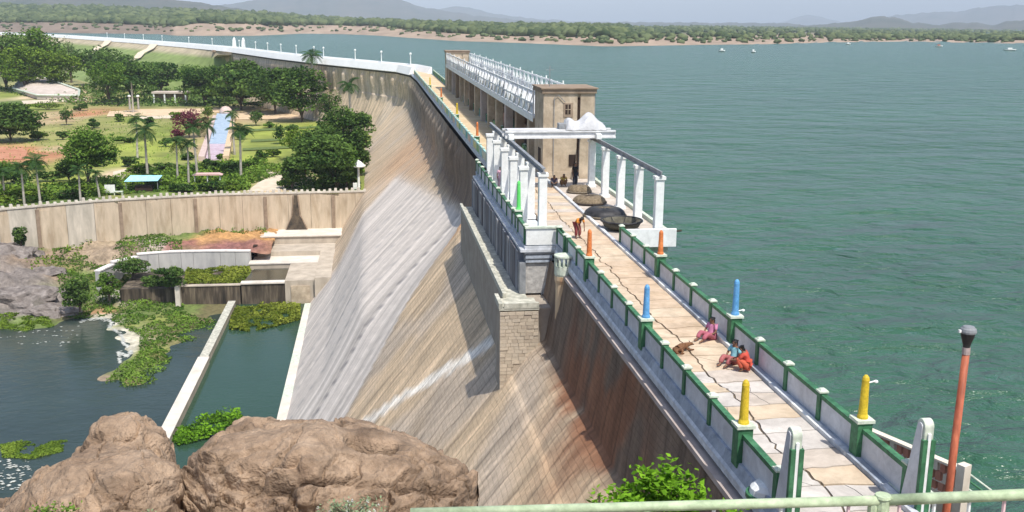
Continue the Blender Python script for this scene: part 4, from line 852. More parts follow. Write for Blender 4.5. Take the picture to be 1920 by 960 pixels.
for j in range(len(cp)-1):
    a = Vector((*cp[j], 0)); b = Vector((*cp[j+1], 0)); n = 3
    for t in range(n):
        p = a.lerp(b, t/n); r_ = a.lerp(b, (t+1)/n); d = r_-p; q = MB(); q.box((.02, -.35, 0), (d.length-.02, .35, 5.45-.35*(j > 2)*(j-2))); o = q.build('wall_length', mat('grey_wall', (.36, .35, .34), (.52, .50, .47), .8, .9, stretch=(1, 1, .3)), lw); o.location = (p.x, p.y, -26); o.rotation_euler = (0, 0, math.atan2(d.y, d.x))
        q = MB(); q.box((0, -.42, 0), (d.length, .42, .14+random.uniform(0, .05))); o = q.build('worn_top', mat('chalk_top', (.66, .61, .58), (.82, .78, .74), 2, .9), lw); o.location = (p.x, p.y, -20.54-.35*(j > 2)*(j-2)); o.rotation_euler = (0, 0, math.atan2(d.y, d.x))
# divide wall in the water
dv = empty('divide_wall', (0, 0, 0), 'long thin concrete divide wall between the river and the stilling pool', 'wall')
y = 84.0
while y < 129.0:
    L = min(random.uniform(4.5, 7), 129.2-y); wd = .42 if y > 104 else .55
    q = MB(); q.box((-18.8-wd, y, -26.5), (-18.8+wd, y+L-.03, -24.25)); q.build('wall_length', conc, dv)
    q = MB(); q.box((-18.8-wd-.04, y, -24.25), (-18.8+wd+.04, y+L-.03, -24.12)); q.build('wall_top', conc_l if y < 106 else paleledge, dv); y += L
# pale lip at the toe of the spillway
tl = empty('toe_kerb', (0, 0, 0), 'straight white kerb along the foot of the spillway beside the green pool', 'kerb')
zi = -25.0; dtoe = farface(-25.0)-.3; k = 0
while k < 13: y = 85.0+k*3.4; boxpart('kerb_length', (8.62-dtoe-.75, y, -26), (8.62-dtoe+.5, y+3.38, -24.72), conc_l if k % 3 else capm, tl); k += 1
# ------------------------------------------------------------------ vegetation
def tree(px, py, topy, wpx, label, m=lf_dark, n=2600, trunk=.25, z=GZ, name='broadleaf_tree', cat='tree', group='broadleaf trees in the garden', leaf=None, asp=.6, nclump=34, deep=1.):
    b = G(px, py, z); dist = b.y; H = (py-topy)*dist/FOC; Rw = wpx*.5*dist/FOC*(1.18 if name == 'broadleaf_tree' else 1.1); n = int(n*1.45)
    r = np.random.default_rng(int(px*7+py)); e = empty(name, b, label, cat, group)
    trunk *= .55; ch = H*(1-trunk)/2; cz = H-ch; P, tn = clumpcloud(n, 1, r, nclump, 1, .8); P = P*np.array([Rw, min(Rw, ch*1.6)*deep, ch])+np.array([0, 0, cz])
    V, F = leafquads(P, leaf or max(.45, Rw*.10), r); npmesh('crown', V, F, m, tone=np.repeat(tn, 4), parent=e)
    q = MB(); rr = max(.12, H*.022); q.tube([(0, 0, -.3), (rr*.4, 0, H*.25), (-rr*.5, rr*.3, H*.5), (0, 0, H*.8)], rr, 7, r1=rr*.35)
    for a in r.uniform(0, 6.3, 6): q.tube([(0, 0, H*trunk*r.uniform(.7, 1.2)), (Rw*.3*math.cos(a), Rw*.3*math.sin(a), H*.5), (Rw*.62*math.cos(a), Rw*.62*math.sin(a), H*.68)], rr*.5, 5, r1=rr*.15)
    q.build('trunk', trunkm, e); return e
# (foot x, foot y, top y, crown width, label, leaf, n, trunk)
TR = [(565, 300, 236, 66, 'olive green tree between the lawn and the dark clump', lf_yel, 2200, .1), (600, 318, 226, 84, 'dark tree filling the gap between the two largest trees of the clump', lf_dark, 4200, .02), (676, 330, 232, 40, 'narrow dark tree leaning on the dam face', lf_dark, 2200, .02), (632, 356, 296, 60, 'low dark tree under the clump at the wall end', lf_dark, 2600, .02), (548, 356, 290, 40, 'drooping tree at the left foot of the dark clump', lf_dark, 1700, .05), (620, 246, 164, 44, 'small dark tree right of the tall palm trunk', lf_dark, 1800, .1), (418, 190, 130, 70, 'dark tree behind the dome shaped shrine', lf_dark, 2600, .1), (12, 168, 62, 92, 'tall dark tree cut by the left edge of the view', lf_dark, 3400, .08), (62, 164, 50, 78, 'tallest bright tree of the left grove with a narrow top', lf_mid, 3800, .08), (50, 172, 88, 86, 'yellow green tree in front of the left grove', lf_yel, 3400, .08), (112, 172, 92, 74, 'fresh green tree at the right edge of the left grove', lf_yel, 3200, .08), (92, 160, 66, 70, 'dark tree between the bright trees of the left grove', lf_mid, 3000, .1), (134, 155, 70, 34, 'slim dark tree just right of the left grove', lf_dark, 1500, .1),
      (178, 160, 85, 76, 'wide blue green tree under the pale crest road', lf_dark, 2800, .12), (212, 172, 92, 78, 'rounded dark tree behind the garden lawn', lf_dark, 3200, .15), (205, 196, 108, 66, 'mid green tree leaning over the left of the lawn', lf_mid, 3000, .15), (248, 190, 108, 92, 'broad layered tree behind the two pale posts', lf_dark, 3600, .2), (302, 178, 112, 86, 'flat topped tree right behind the pavilion roof', lf_dark, 3000, .2),
      (385, 198, 122, 88, 'dark layered tree right of the pavilion', lf_dark, 3600, .16), (452, 206, 112, 122, 'widest dark rain tree in the middle of the garden', lf_dark, 5200, .14), (516, 214, 116, 104, 'dark spreading tree between the rain tree and the tall palm', lf_dark, 4600, .14), (566, 228, 122, 96, 'dark tree whose crown surrounds the tall palm trunk', lf_dark, 3600, .14), (360, 176, 120, 50, 'paler tree behind the layered tree', lf_mid, 1800, .2),
      (648, 296, 190, 100, 'dense dark tree against the far dam face', lf_dark, 5200, .08), (608, 352, 248, 118, 'large dark tree above the right end of the retaining wall', lf_dark, 6200, .1), (650, 352, 272, 66, 'smaller tree beside the white gate post', lf_mid, 2800, .1), (572, 338, 268, 52, 'olive tree at the left of the dark clump', lf_yel, 1600, .2),
      (20, 266, 195, 106, 'low round dark tree at the left edge of the lawn', lf_dark, 4600, .04), (166, 352, 238, 98, 'lush green tree standing alone behind the retaining wall', lf_mid, 5000, .22), (130, 345, 290, 40, 'small dark tree left of the lush green one', lf_dark, 1500, .25),
      (355, 258, 204, 60, 'maroon bougainvillea tree in the garden', lf_maroon, 1500, .1), (334, 262, 240, 26, 'small reddish bush below the maroon tree', lf_maroon, 500, .1), (390, 222, 200, 22, 'yellowish tree beside the dome', lf_yel, 500, .2), (480, 236, 206, 26, 'little dark tree at the edge of the lawn', lf_dark, 600, .2), (525, 270, 232, 26, 'thin open tree in the middle of the lawn', lf_dark, 500, .3), (125, 235, 200, 22, 'small dark tree beside the red soil', lf_dark, 500, .2)]
for t in TR: tree(t[0], t[1], t[2], t[3], t[4], t[5], t[6], t[7])
# palms
def frondmesh(L, r, droop):
    V = []; F = []; T = []; n = 18; pts = []
    for i in range(n+1):
        t = i/n; pts.append(Vector((L*(t-.22*t*t), 0, L*(.42*t-droop*t*t))))
    for i in range(n):
        for s in (-1, 1):
            for h in (0, 1):
                a = pts[i].lerp(pts[i+1], h*.5); w = L*.30*math.sin(math.pi*min(1, (i+h*.5)/n*.9+.12))
                d = (pts[min(i+1, n)]-pts[i]).normalized(); tip = a+d*w*.55+Vector((0, s*w*.8, -w*.38)); b = a+d*L*.018
                k = len(V); V += [tuple(a), tuple(b), tuple(tip+d*.012*L), tuple(tip)]; F.append((k, k+1, k+2, k+3)); T += [r.uniform(.1, .9)]*4
    return V, F, T
def palm(px, py, topy, wpx, label, nf=16, z=GZ, y=None):
    b = G(px, py, z); dist = b.y; H = (py-topy)*dist/FOC; L = wpx*.5*dist/FOC*1.22; rr = random.Random(int(px+py)); th = H-L*.32
    e = empty('palm_tree', b, label, 'palm tree', 'palms in the garden'); V = []; F = []; T = []
    q = MB(); r0_ = max(.16, H*.024); bend = rr.uniform(-.3, .3); q.tube([(0, 0, -.2), (bend*.3, 0, th*.3), (bend*.8, 0, th*.7), (bend, 0, th)], r0_*1.15, 8, r1=r0_*.7); q.build('trunk', palmtrunk, e)
    q = MB(); q.tube([(bend, 0, th-.1), (bend, 0, th+L*.25)], r0_*.7, 7, r1=r0_*.3); q.build('crownshaft', mat('palm_shaft', (.12, .2, .05), (.2, .3, .09), 2), e)
    for i in range(nf):
        a = 2*math.pi*i/nf+rr.uniform(-.2, .2); el = rr.uniform(-.75, .3) if i % 2 else rr.uniform(.0, 1.0)
        v, f, t = frondmesh(L, rr, rr.uniform(.55, .95)); M = Matrix.Translation((bend, 0, th+L*.15)) @ Matrix.Rotation(a, 4, 'Z') @ Matrix.Rotation(-el, 4, 'Y')
        npmesh('frond', [tuple(M @ Vector(p)) for p in v], f, lf_palm, tone=t, parent=e)
    return e
PALM = [(590, 226, 104, 46, 'tallest palm of the garden, its thin white trunk rising above the dark trees'), (660, 262, 156, 48, 'short crowned palm seen against the far dam face'), (277, 334, 240, 62, 'bushy palm in the middle of the garden behind the blue awning'), (258, 300, 222, 40, 'smaller palm behind the bushy middle palm'), (333, 338, 262, 50, 'palm with a yellowish trunk right of the blue awning'), (354, 350, 268, 44, 'thin trunked palm nearest to the retaining wall'), (370, 330, 236, 46, 'palm with a thick leaning trunk beside the cascade'), (395, 322, 232, 48, 'slender palm in front of the cascade'), (452, 334, 240, 58, 'dark crowned palm with two pale trunks'), (76, 384, 300, 52, 'palm with a greyish trunk at the left of the retaining wall'), (46, 386, 312, 46, 'palm nearest to the left end of the retaining wall'), (151, 378, 316, 40, 'palm leaning beside the lush green tree'), (187, 370, 322, 34, 'small palm left of the white signboard'), (440, 290, 212, 34, 'thin upright palm right of the cascade'), (250, 212, 150, 34, 'pale trunked palm beside the two white posts'), (10, 380, 320, 40, 'palm cut by the left edge behind the wall')]
for p in PALM: palm(*p)
# bushes and clipped hedges
BU = [(538, 354, 324, 34, 'round clipped bright bush left of the dark clump', lf_mid), (604, 354, 332, 32, 'round clipped bush under the large dark tree', lf_mid), (662, 350, 318, 30, 'dark bush against the white gate post', lf_dark), (395, 322, 296, 34, 'dark bush at the foot of the cascade', lf_dark), (490, 310, 282, 30, 'leafy bush at the end of the lawn', lf_mid), (470, 318, 300, 40, 'low bush row left of the tan path', lf_mid), (430, 325, 300, 44, 'bush between the palms and the cascade', lf_dark),
      (300, 355, 335, 60, 'bush behind the right end of the blue awning', lf_mid), (345, 360, 340, 60, 'bush beneath the thin palm', lf_dark), (400, 358, 338, 60, 'low bush along the wall right of the thin palm', lf_dark), (440, 356, 340, 44, 'yellowish bush along the wall', lf_yel), (262, 325, 306, 56, 'hedge behind the blue awning', lf_yel), (310, 322, 304, 50, 'hedge between the two middle palms', lf_dark), (240, 312, 290, 40, 'dark bush above the small tan path', lf_dark), (130, 372, 352, 60, 'bush left of the leaning palm', lf_dark), (60, 372, 350, 80, 'olive bush behind the left end of the wall', lf_yel), (15, 380, 352, 60, 'olive bush at the left edge behind the wall', lf_yel), (100, 340, 318, 60, 'dark hedge left of the lush green tree', lf_dark), (40, 345, 318, 70, 'dark hedge at left below the red soil bed', lf_dark), (5, 350, 300, 50, 'bright bush at the left edge of the garden', lf_mid), (215, 358, 340, 30, 'dark bush behind the white signboard', lf_dark), (185, 312, 292, 34, 'bush behind the lush tree', lf_mid),
      (90, 206, 190, 76, 'clipped yellow green hedge block below the pale terrace', lf_yel), (150, 208, 194, 30, 'hedge end beside the reddish earth', lf_dark), (235, 268, 256, 36, 'low round shrub on the lawn', lf_mid), (205, 300, 288, 24, 'tiny shrub on the bright lawn', lf_mid), (415, 300, 286, 20, 'tiny shrub on the right bank of the cascade', lf_mid), (560, 318, 300, 50, 'mixed shrub at the lawn corner', lf_yel), (30, 240, 222, 90, 'lower skirt of shrubs under the round dark tree', lf_dark), (500, 200, 190, 90, 'shade hedge beneath the rain tree', lf_dark), (320, 192, 182, 70, 'hedge in front of the pavilion', lf_mid)]
BU += [(118, 262, 246, 26, 'small shrub between the red soil bed and the lone lush tree', lf_dark), (176, 240, 222, 24, 'shrub beneath the leaning garden tree', lf_dark), (222, 228, 214, 26, 'shrub left of the maroon tree along the peach path', lf_mid), (282, 236, 220, 22, 'shrub on the upper lawn left of the maroon tree', lf_dark), (310, 275, 258, 28, 'rounded shrub on the lawn below the small reddish bush', lf_mid), (452, 262, 240, 24, 'shrub at the right edge of the cascade', lf_dark), (505, 240, 226, 22, 'shrub on the upper right lawn', lf_mid), (548, 250, 232, 24, 'shrub below the tall palm', lf_dark), (512, 294, 278, 30, 'shrub in the middle of the right lawn', lf_yel), (350, 300, 284, 28, 'bush at the left bank of the cascade', lf_dark), (72, 262, 244, 34, 'olive shrub beside the grey path at left', lf_yel), (20, 330, 306, 40, 'dark bush cut by the left edge below the red soil bed', lf_dark), (280, 345, 326, 40, 'bush directly behind the blue awning', lf_dark), (165, 362, 344, 40, 'bush in front of the lush green tree trunk', lf_yel), (330, 225, 208, 26, 'small tree on the peach path left of the maroon tree', lf_yel), (70, 318, 300, 44, 'yellow green bush below the red soil', lf_yel)]
for x, y, t, w, l, m in BU: tree(x, y, t, w, l, m, 700, .0, name='garden_bush', cat='bush', group='garden bushes', leaf=.5, nclump=12)
def scrub(name, pts, z, n, size, m, label, hgt=.4, seed=1, zfn=None, kind='stuff', thr=.40):
    r = np.random.default_rng(seed); P = np.array([G(x, y, z)[:2] for x, y in pts]); x0, y0 = P.min(0); x1, y1 = P.max(0)
    C = r.uniform((x0, y0), (x1, y1), (n*3, 2)); ins = np.zeros(len(C), bool); j = len(P)-1
    for i in range(len(P)):
        c = ((P[i, 1] > C[:, 1]) != (P[j, 1] > C[:, 1])) & (C[:, 0] < (P[j, 0]-P[i, 0])*(C[:, 1]-P[i, 1])/(P[j, 1]-P[i, 1]+1e-9)+P[i, 0]); ins ^= c; j = i
    C = C[ins]; den = fbm(C[:, 0]*.6+seed, C[:, 1]*.6); C = C[den > thr][:n]; den = fbm(C[:, 0]*.6+seed, C[:, 1]*.6)
    zz = (zfn(C[:, 0], C[:, 1]) if zfn else np.full(len(C), float(z)))+r.uniform(0, 1, len(C))*hgt*np.clip((den-.38)*5, .3, 1.6)
    V, F = leafquads(np.column_stack([C, zz]), size, r); return props(npmesh(name, V, F, m, tone=np.repeat(np.clip(.1+(den-.35)*2.2+r.uniform(-.2, .2, len(C)), 0, 1), 4)), label, 'vegetation', kind=kind)
scrub('garden_undergrowth', [(0, 352), (190, 340), (330, 316), (470, 305), (560, 322), (470, 345), (470, 358), (300, 360), (100, 375), (0, 390)], GZ, 14000, .5, lf_mid, 'mixed green flower beds and ground cover along the retaining wall', .9, 3, thr=.36)
scrub('garden_undergrowth', [(0, 352), (190, 335), (330, 312), (470, 300), (560, 318), (470, 345), (470, 358), (300, 360), (100, 375), (0, 390)], GZ, 9000, .45, lf_yel, 'yellow green flower beds mixed through the garden edge', .6, 23, thr=.44)
scrub('garden_undergrowth', [(60, 215), (200, 205), (360, 225), (380, 300), (220, 315), (120, 330), (0, 330), (0, 262)], GZ, 3200, .4, lf_mid, 'low scattered flower beds across the left lawn', .4, 24, thr=.52)
scrub('garden_undergrowth', [(560, 300), (676, 290), (676, 358), (530, 358)], GZ, 4000, .5, lf_dark, 'shaded ground cover beneath the dark trees at the wall end', .8, 4)
scrub('garden_undergrowth', [(0, 165), (330, 165), (600, 190), (600, 204), (330, 200), (150, 200), (0, 172)], GZ, 9000, .9, lf_dark, 'dark undergrowth beneath the far garden trees', 1.4, 5)
scrub('bank_vegetation', [(100, 500), (210, 530), (230, 480), (345, 500), (345, 580), (420, 600), (330, 650), (300, 700), (240, 735), (190, 712), (260, 660), (262, 625), (200, 590), (120, 590)], -24.5, 26000, .30, lf_mid, 'green and yellow marsh plants on the river bank', .4, 6, bz, thr=.33)
scrub('bank_vegetation', [(0, 596), (90, 592), (100, 606), (60, 618), (0, 628)], -24.6, 2600, .3, lf_yel, 'light green grass strip at the waterline on the left', .25, 7, bz)
scrub('bank_vegetation', [(30, 430), (200, 425), (210, 440), (130, 470), (60, 500), (30, 470)], -20.6, 1500, .4, lf_yel, 'patchy weeds below the left end of the retaining wall', .4, 8, bz)
scrub('bank_vegetation', [(290, 428), (500, 420), (500, 436), (300, 440)], -20.4, 1800, .32, lf_mid, 'thin green fringe at the foot of the ochre wall', .4, 9, bz)
scrub('bank_vegetation', [(0, 834), (40, 828), (125, 826), (135, 842), (60, 862), (5, 858)], -25, 3500, .22, lf_yel, 'bright green water weed beside the left boulder', .12, 10)
scrub('moss', [(350, 503), (470, 500), (470, 532), (345, 532)], -22.7, 3800, .4, moss, 'yellow green moss covering the weir floor', .3, 11, thr=.3)
scrub('moss', [(435, 582), (460, 574), (563, 574), (562, 600), (520, 612), (470, 622), (430, 618)], -24.95, 6500, .36, moss, 'yellow green moss island in the pool at the foot of the weir', .5, 12, thr=.33)
scrub('moss', [(450, 778), (400, 780), (300, 826), (310, 840), (400, 822), (465, 800)], -24.9, 3000, .3, lf_near, 'bright green weed at the near end of the divide wall', .8, 13)
for i, (x, y, t, w, l) in enumerate([(250, 520, 476, 76, 'dark bush on the bank beside the curved low wall'), (318, 540, 496, 70, 'round dark bush where the bank meets the weir'), (205, 560, 505, 40, 'small green bush on the slope above the marsh'), (290, 545, 515, 60, 'low bush in the middle of the marsh'), (40, 470, 420, 26, 'thin dark bush at the left end of the wall'), (150, 580, 512, 60, 'green bush on the slope beside the grey rocks')]):
    tree(x, y, t, w, l, lf_dark if i != 2 else lf_mid, 1700, .0, z=-22.6 if i < 2 else -23.6 if i != 4 else -20.5, name='bank_bush', cat='bush', group='bushes on the river bank', leaf=.34, nclump=16)
# grey rocks on the left bank
def rock(name, c, rad, label, m, seed, cat='rock', sub=4, group=None, amp=.35):
    bm = bmesh.new(); bmesh.ops.create_icosphere(bm, subdivisions=sub, radius=1)
    for v in bm.verts:
        p = v.co.copy(); n = mnoise.fractal(p*1.3+Vector((seed, 0, 0)), 1, 2, 5); c2 = mnoise.cell(p*1.7+Vector((seed, 3, 1))); v.co = p*(1+amp*n+.12*c2); v.co = Vector((v.co.x*rad[0], v.co.y*rad[1], v.co.z*rad[2]))
    me = bpy.data.meshes.new(name); bm.to_mesh(me); bm.free(); me.materials.append(m); o = bpy.data.objects.new(name, me); COL.objects.link(o); o.location = c; return props(o, label, cat, group)
greyrock = mat('grey_rock', (.12, .10, .09), (.30, .265, .24), .9, .95, .15, 3.5, c3=(.22, .19, .17), mottle=(1.2, .6, 1.15))
for i, (x, y, z, r_, l) in enumerate([(10, 500, -22.2, (6, 5, 3.4), 'large grey rock at the left edge above the water'), (45, 570, -24.2, (5.5, 3.5, 2.2), 'flat grey rock reaching down to the green strip'), (85, 590, -24.8, (3.6, 2, 1.3), 'low grey rock slab by the waterline'), (80, 525, -23.0, (3.2, 3, 1.6), 'brown grey rock between the large rock and the weeds'), (-20, 460, -21, (6, 4, 2), 'grey rock cut by the left edge below the wall')]):
    rock('bank_rock', G(x, y, z), r_, l, greyrock, i*5.1, group='grey rocks on the left bank')
foamm = mat('foam', (.34, .36, .33), (.56, .56, .50), 3, .8)
r = np.random.default_rng(5); V = []; 
fp_ = [(150, 603), (190, 596), (212, 604), (205, 612), (228, 628), (232, 645), (250, 655), (238, 668), (222, 660), (225, 680)]
C = []
for a, b in zip(fp_[:-1], fp_[1:]):
    for t in np.linspace(0, 1, 70): p = G(lerp(a[0], b[0], t)+r.normal()*1.6, lerp(a[1], b[1], t)+r.normal()*1.6, -24.96); C.append(p)
for _ in range(260): y = r.uniform(610, 660); p = G(r.uniform(0, 150), y+r.normal()*2, -24.98); C.append(p) if fbm(np.array(p.x*.2), np.array(p.y*1.1)) > .56 else None
for _ in range(140): p = G(r.uniform(-20, 60), r.uniform(862, 918), -24.98); C.append(p)
C = np.array([tuple(p) for p in C]); n = len(C); C[:, 2] += np.arange(n)*2.e-5+.005; s = r.uniform(.06, .22, n)[:, None]; ax_ = np.array([1, 0, 0]); ay_ = np.array([0, .6, 0])
V = np.stack([C-ax_*s, C-ay_*s, C+ax_*s, C+ay_*s], 1).reshape(-1, 3); props(npmesh('river_foam', V, np.arange(4*n).reshape(n, 4), foamm), 'pale foam along the river bank and on the left water', 'foam', kind='stuff')

# ------------------------------------------------------------------ garden furniture
e = empty('pavilion', gz(322, 192), 'low pavilion with a flat pinkish roof under the far garden trees', 'pavilion')
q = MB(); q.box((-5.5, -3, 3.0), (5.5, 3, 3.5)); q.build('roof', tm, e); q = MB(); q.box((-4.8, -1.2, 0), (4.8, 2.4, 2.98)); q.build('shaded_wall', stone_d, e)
for x in (-4.9, -1.6, 1.6, 4.9): q = MB(); q.box((x-.22, -2.8, 0), (x+.22, -2.36, 2.99)); q.build('column', white, e)
e = empty('domed_shrine', gz(424, 220), 'small shrine with a pale pink dome at the head of the cascade', 'shrine')
q = MB(); q.lathe((0, 0, 0), [(1.5, 0), (1.5, 1.0), (1.2, 1.05)], 12); q.build('drum', stone, e); q = MB(); q.lathe((0, 0, 1.06), [(1.7, 0), (1.8, .3), (1.5, 1.2), (.9, 1.8), (.1, 2.0)], 16); q.build('dome', mat('pink_dome', (.50, .36, .31), (.62, .50, .44), 1, .6), e, smooth=True)
e = empty('water_cascade', gz(408, 262), 'pink and cream stepped cascade with pale blue water steps in the garden', 'cascade'); b0 = gz(408, 262)
for name, pxs, h, m in (('side_wall', [(372, 302), (384, 302), (406, 222), (400, 222)], .9, MT['pink_dome']), ('side_wall', [(418, 302), (430, 302), (443, 218), (436, 218)], 1.0, MT['peach_soil'])):
    q = MB(); q.prism([(p.x-b0.x, p.y-b0.y) for p in (gz(*c) for c in pxs)], 0, h); q.build(name, m, e)
for j in range(9):
    ya, yb = 301-j*9, 292-j*9; f = lambda y: (lerp(385, 407, (301-y)/80), lerp(418, 435, (301-y)/80)); a0, a1 = f(ya); c0, c1 = f(yb)
    q = MB(); q.prism([(p.x-b0.x, p.y-b0.y) for p in (gz(a0, ya), gz(a1, ya), gz(c1, yb), gz(c0, yb))], 0, .25+.11*j); q.build('step', [mat('pool_tile', (.26, .36, .46), (.46, .53, .60), 1.2, .5), mat('lilac_plaster', (.42, .32, .37), (.54, .45, .49), 1, .7)][1 if j < 3 else 0], e)
e = empty('blue_awning', gz(270, 358), 'light blue tarpaulin awning on poles behind the retaining wall', 'awning')
q = MB(); q.add([(-2.6, -1.2, 1.7), (2.4, -1.2, 1.75), (2.6, 1.6, 2.2), (-2.2, 1.6, 2.25), (-2.6, -1.2, 1.66), (2.4, -1.2, 1.71), (2.6, 1.6, 2.16), (-2.2, 1.6, 2.21)], [(0, 1, 2, 3), (7, 6, 5, 4), (0, 4, 5, 1), (1, 5, 6, 2), (2, 6, 7, 3), (3, 7, 4, 0)]); q.build('sheet', mat('sky_blue_sheet', (.28, .60, .72), (.42, .72, .82), 1.5, .6), e)
for x, y in ((-2.4, -1), (2.3, -1), (2.4, 1.4), (-2, 1.4)): q = MB(); q.tube([(x, y, 0), (x, y, 1.72)], .05, 6); q.build('pole', steel, e)
q = MB(); q.box((-1.2, -.6, 0), (1.4, .6, .95)); q.build('stall_counter', darkin, e)
e = empty('signboard', gz(207, 366), 'white signboard on short legs at the retaining wall', 'signboard'); boxpart('board', (-.75, -.05, .35), (.75, .05, 1.6), white, e)
for x in (-.6, .6): boxpart('leg', (x-.05, -.04, 0), (x+.05, .04, .35), steel, e)
e = empty('white_stand', gz(222, 366), 'low white stand beside the white signboard', 'stand'); boxpart('top', (-.6, -.35, .5), (.7, .35, .62), capm, e)
for x in (-.5, .6): boxpart('leg', (x-.06, -.3, 0), (x+.06, .3, .5), capm, e)
e = empty('gate_post', gz(673, 356), 'tall white gate post with an umbrella top at the end of the retaining wall', 'gate post')
q = MB(); q.tube([(0, 0, 0), (0, 0, 4.0)], .22, 8, r1=.16); q.build('shaft', white, e); q = MB(); q.lathe((0, 0, 4.0), [(.3, 0), (1.1, -.3), (1.15, -.15), (.5, .45), (.05, .75)], 12); q.build('cap', white, e); boxpart('side_block', (-.9, -.3, 0), (-.26, .3, 1.1), white, e)
for x, l in ((244, 'left of the two pale posts on the garden edge'), (260, 'right of the two pale posts on the garden edge')):
    e = empty('pale_post', gz(x, 205), l, 'post'); q = MB(); q.tube([(0, 0, 0), (0, 0, 3.6)], .35, 8, r1=.22); q.build('shaft', palmtrunk, e); q = MB(); q.lathe((0, 0, 3.6), [(.3, 0), (.5, .2), (.3, .6)], 8); q.build('finial', white, e)
e = empty('canopy_stall', gz(390, 345), 'small stall with a pink roof and white trestles near the palms', 'stall')
q = MB(); q.yprism([(-2.4, 1.5), (2.4, 1.5), (1.8, 1.75), (-1.8, 1.75)], -.7, .9); q.build('roof', mat('pink_roof', (.60, .36, .34), (.72, .5, .46), 1, .7), e)
for x in (-2, 0, 2): boxpart('trestle', (x-.06, -.4, 0), (x+.06, .4, 1.49), white, e)
e = empty('ramp_house', G(424, 108, -3), 'small tan stair house where the garden ramp meets the crest', 'hut'); boxpart('wall', (-4, -4, -4), (4, 4, 2.2), stone, e); boxpart('roof', (-4.6, -4.6, 2.21), (4.6, 4.6, 2.9), stone_d, e)
a = G(392, 128, -12); b = G(432, 103, -1.2); e = props(strip('stair_ramp', [a, a.lerp(b, .33), a.lerp(b, .66), b], 9, 0, pathm))
bankp = patch('bare_slope', [(425, 128), (432, 105), (470, 118), (455, 132)], -11, mat('orange_soil', (.50, .30, .15), (.62, .42, .24), .2, .95))
# small craft and white rocks far out
for x, y, w, l in ((1353, 97, 2.2, 'small white boat farthest left on the lake'), (1412, 99, 1.6, 'tiny white boat just right of the first one'), (1760, 88, 3.4, 'tiny reddish and white boat near the right shore'), (1893, 95, 5, 'long pale boat at the right edge of the lake'), (1590, 84, 2.4, 'white boat close to the far shore')):
    e = empty('small_boat', G(x, y, WZ), l, 'boat', 'boats far out on the lake'); q = MB(); q.add([(-w, 0, .9), (-w*.7, -.8, .7), (w*.7, -.8, .7), (w, 0, 1.0), (w*.7, .8, .7), (-w*.7, .8, .7), (-w*.8, 0, -.2), (w*.8, 0, -.2)], [(0, 1, 2, 3, 4, 5), (0, 6, 1), (1, 6, 7, 2), (2, 7, 3), (3, 7, 4), (4, 7, 6, 5), (5, 6, 0)]); q.build('hull', white, e)
    boxpart('cabin', (-w*.3, -.5, .92), (w*.3, .5, 1.9), redpaint if x == 1760 else white, e)

# ------------------------------------------------------------------ foreground hillside
hs_m = mat('hillside_soil', (.16, .12, .08), (.34, .26, .18), 1.4, .95, .05, 6)
def hz(X, Y):
    z = np.interp(Y, [-10, 3, 9, 15, 19, 24, 40, 60, 90], [7.6, 7.3, 5.2, 2.7, .6, -4, -15.5, -25.8, -30]); z = z-np.clip(-X-6, 0, 40)*.12
    z = z-1.6*np.clip((X-1.0)/4, 0, 1)*np.clip((Y-12)/6, 0, 1)*3 
    return z+.35*(fbm(X*.8+5, Y*.8)-.5)
def hsel(X, Y):  # outside the dam body
    return ~((X > 7.2) & (Y > 9))
gridsheet('hillside', None, 120, 130, -45, 8.6, -12, 62, hz, lambda X, Y: np.ones((len(X), 3)), hs_m)
gridsheet('hillside', None, 30, 60, 8.6, 30, -12, 15.5, lambda X, Y: np.where(Y > 11, -.3, hz(X*0, Y)-.2*(X-8)*0)+.0*X, lambda X, Y: np.ones((len(X), 3)), hs_m)
boxpart_ = MB(); boxpart_.box((8.9, 14, -9), (12.5, 20, -.05)); props(boxpart_.build('terrace_base', upst), kind='structure')
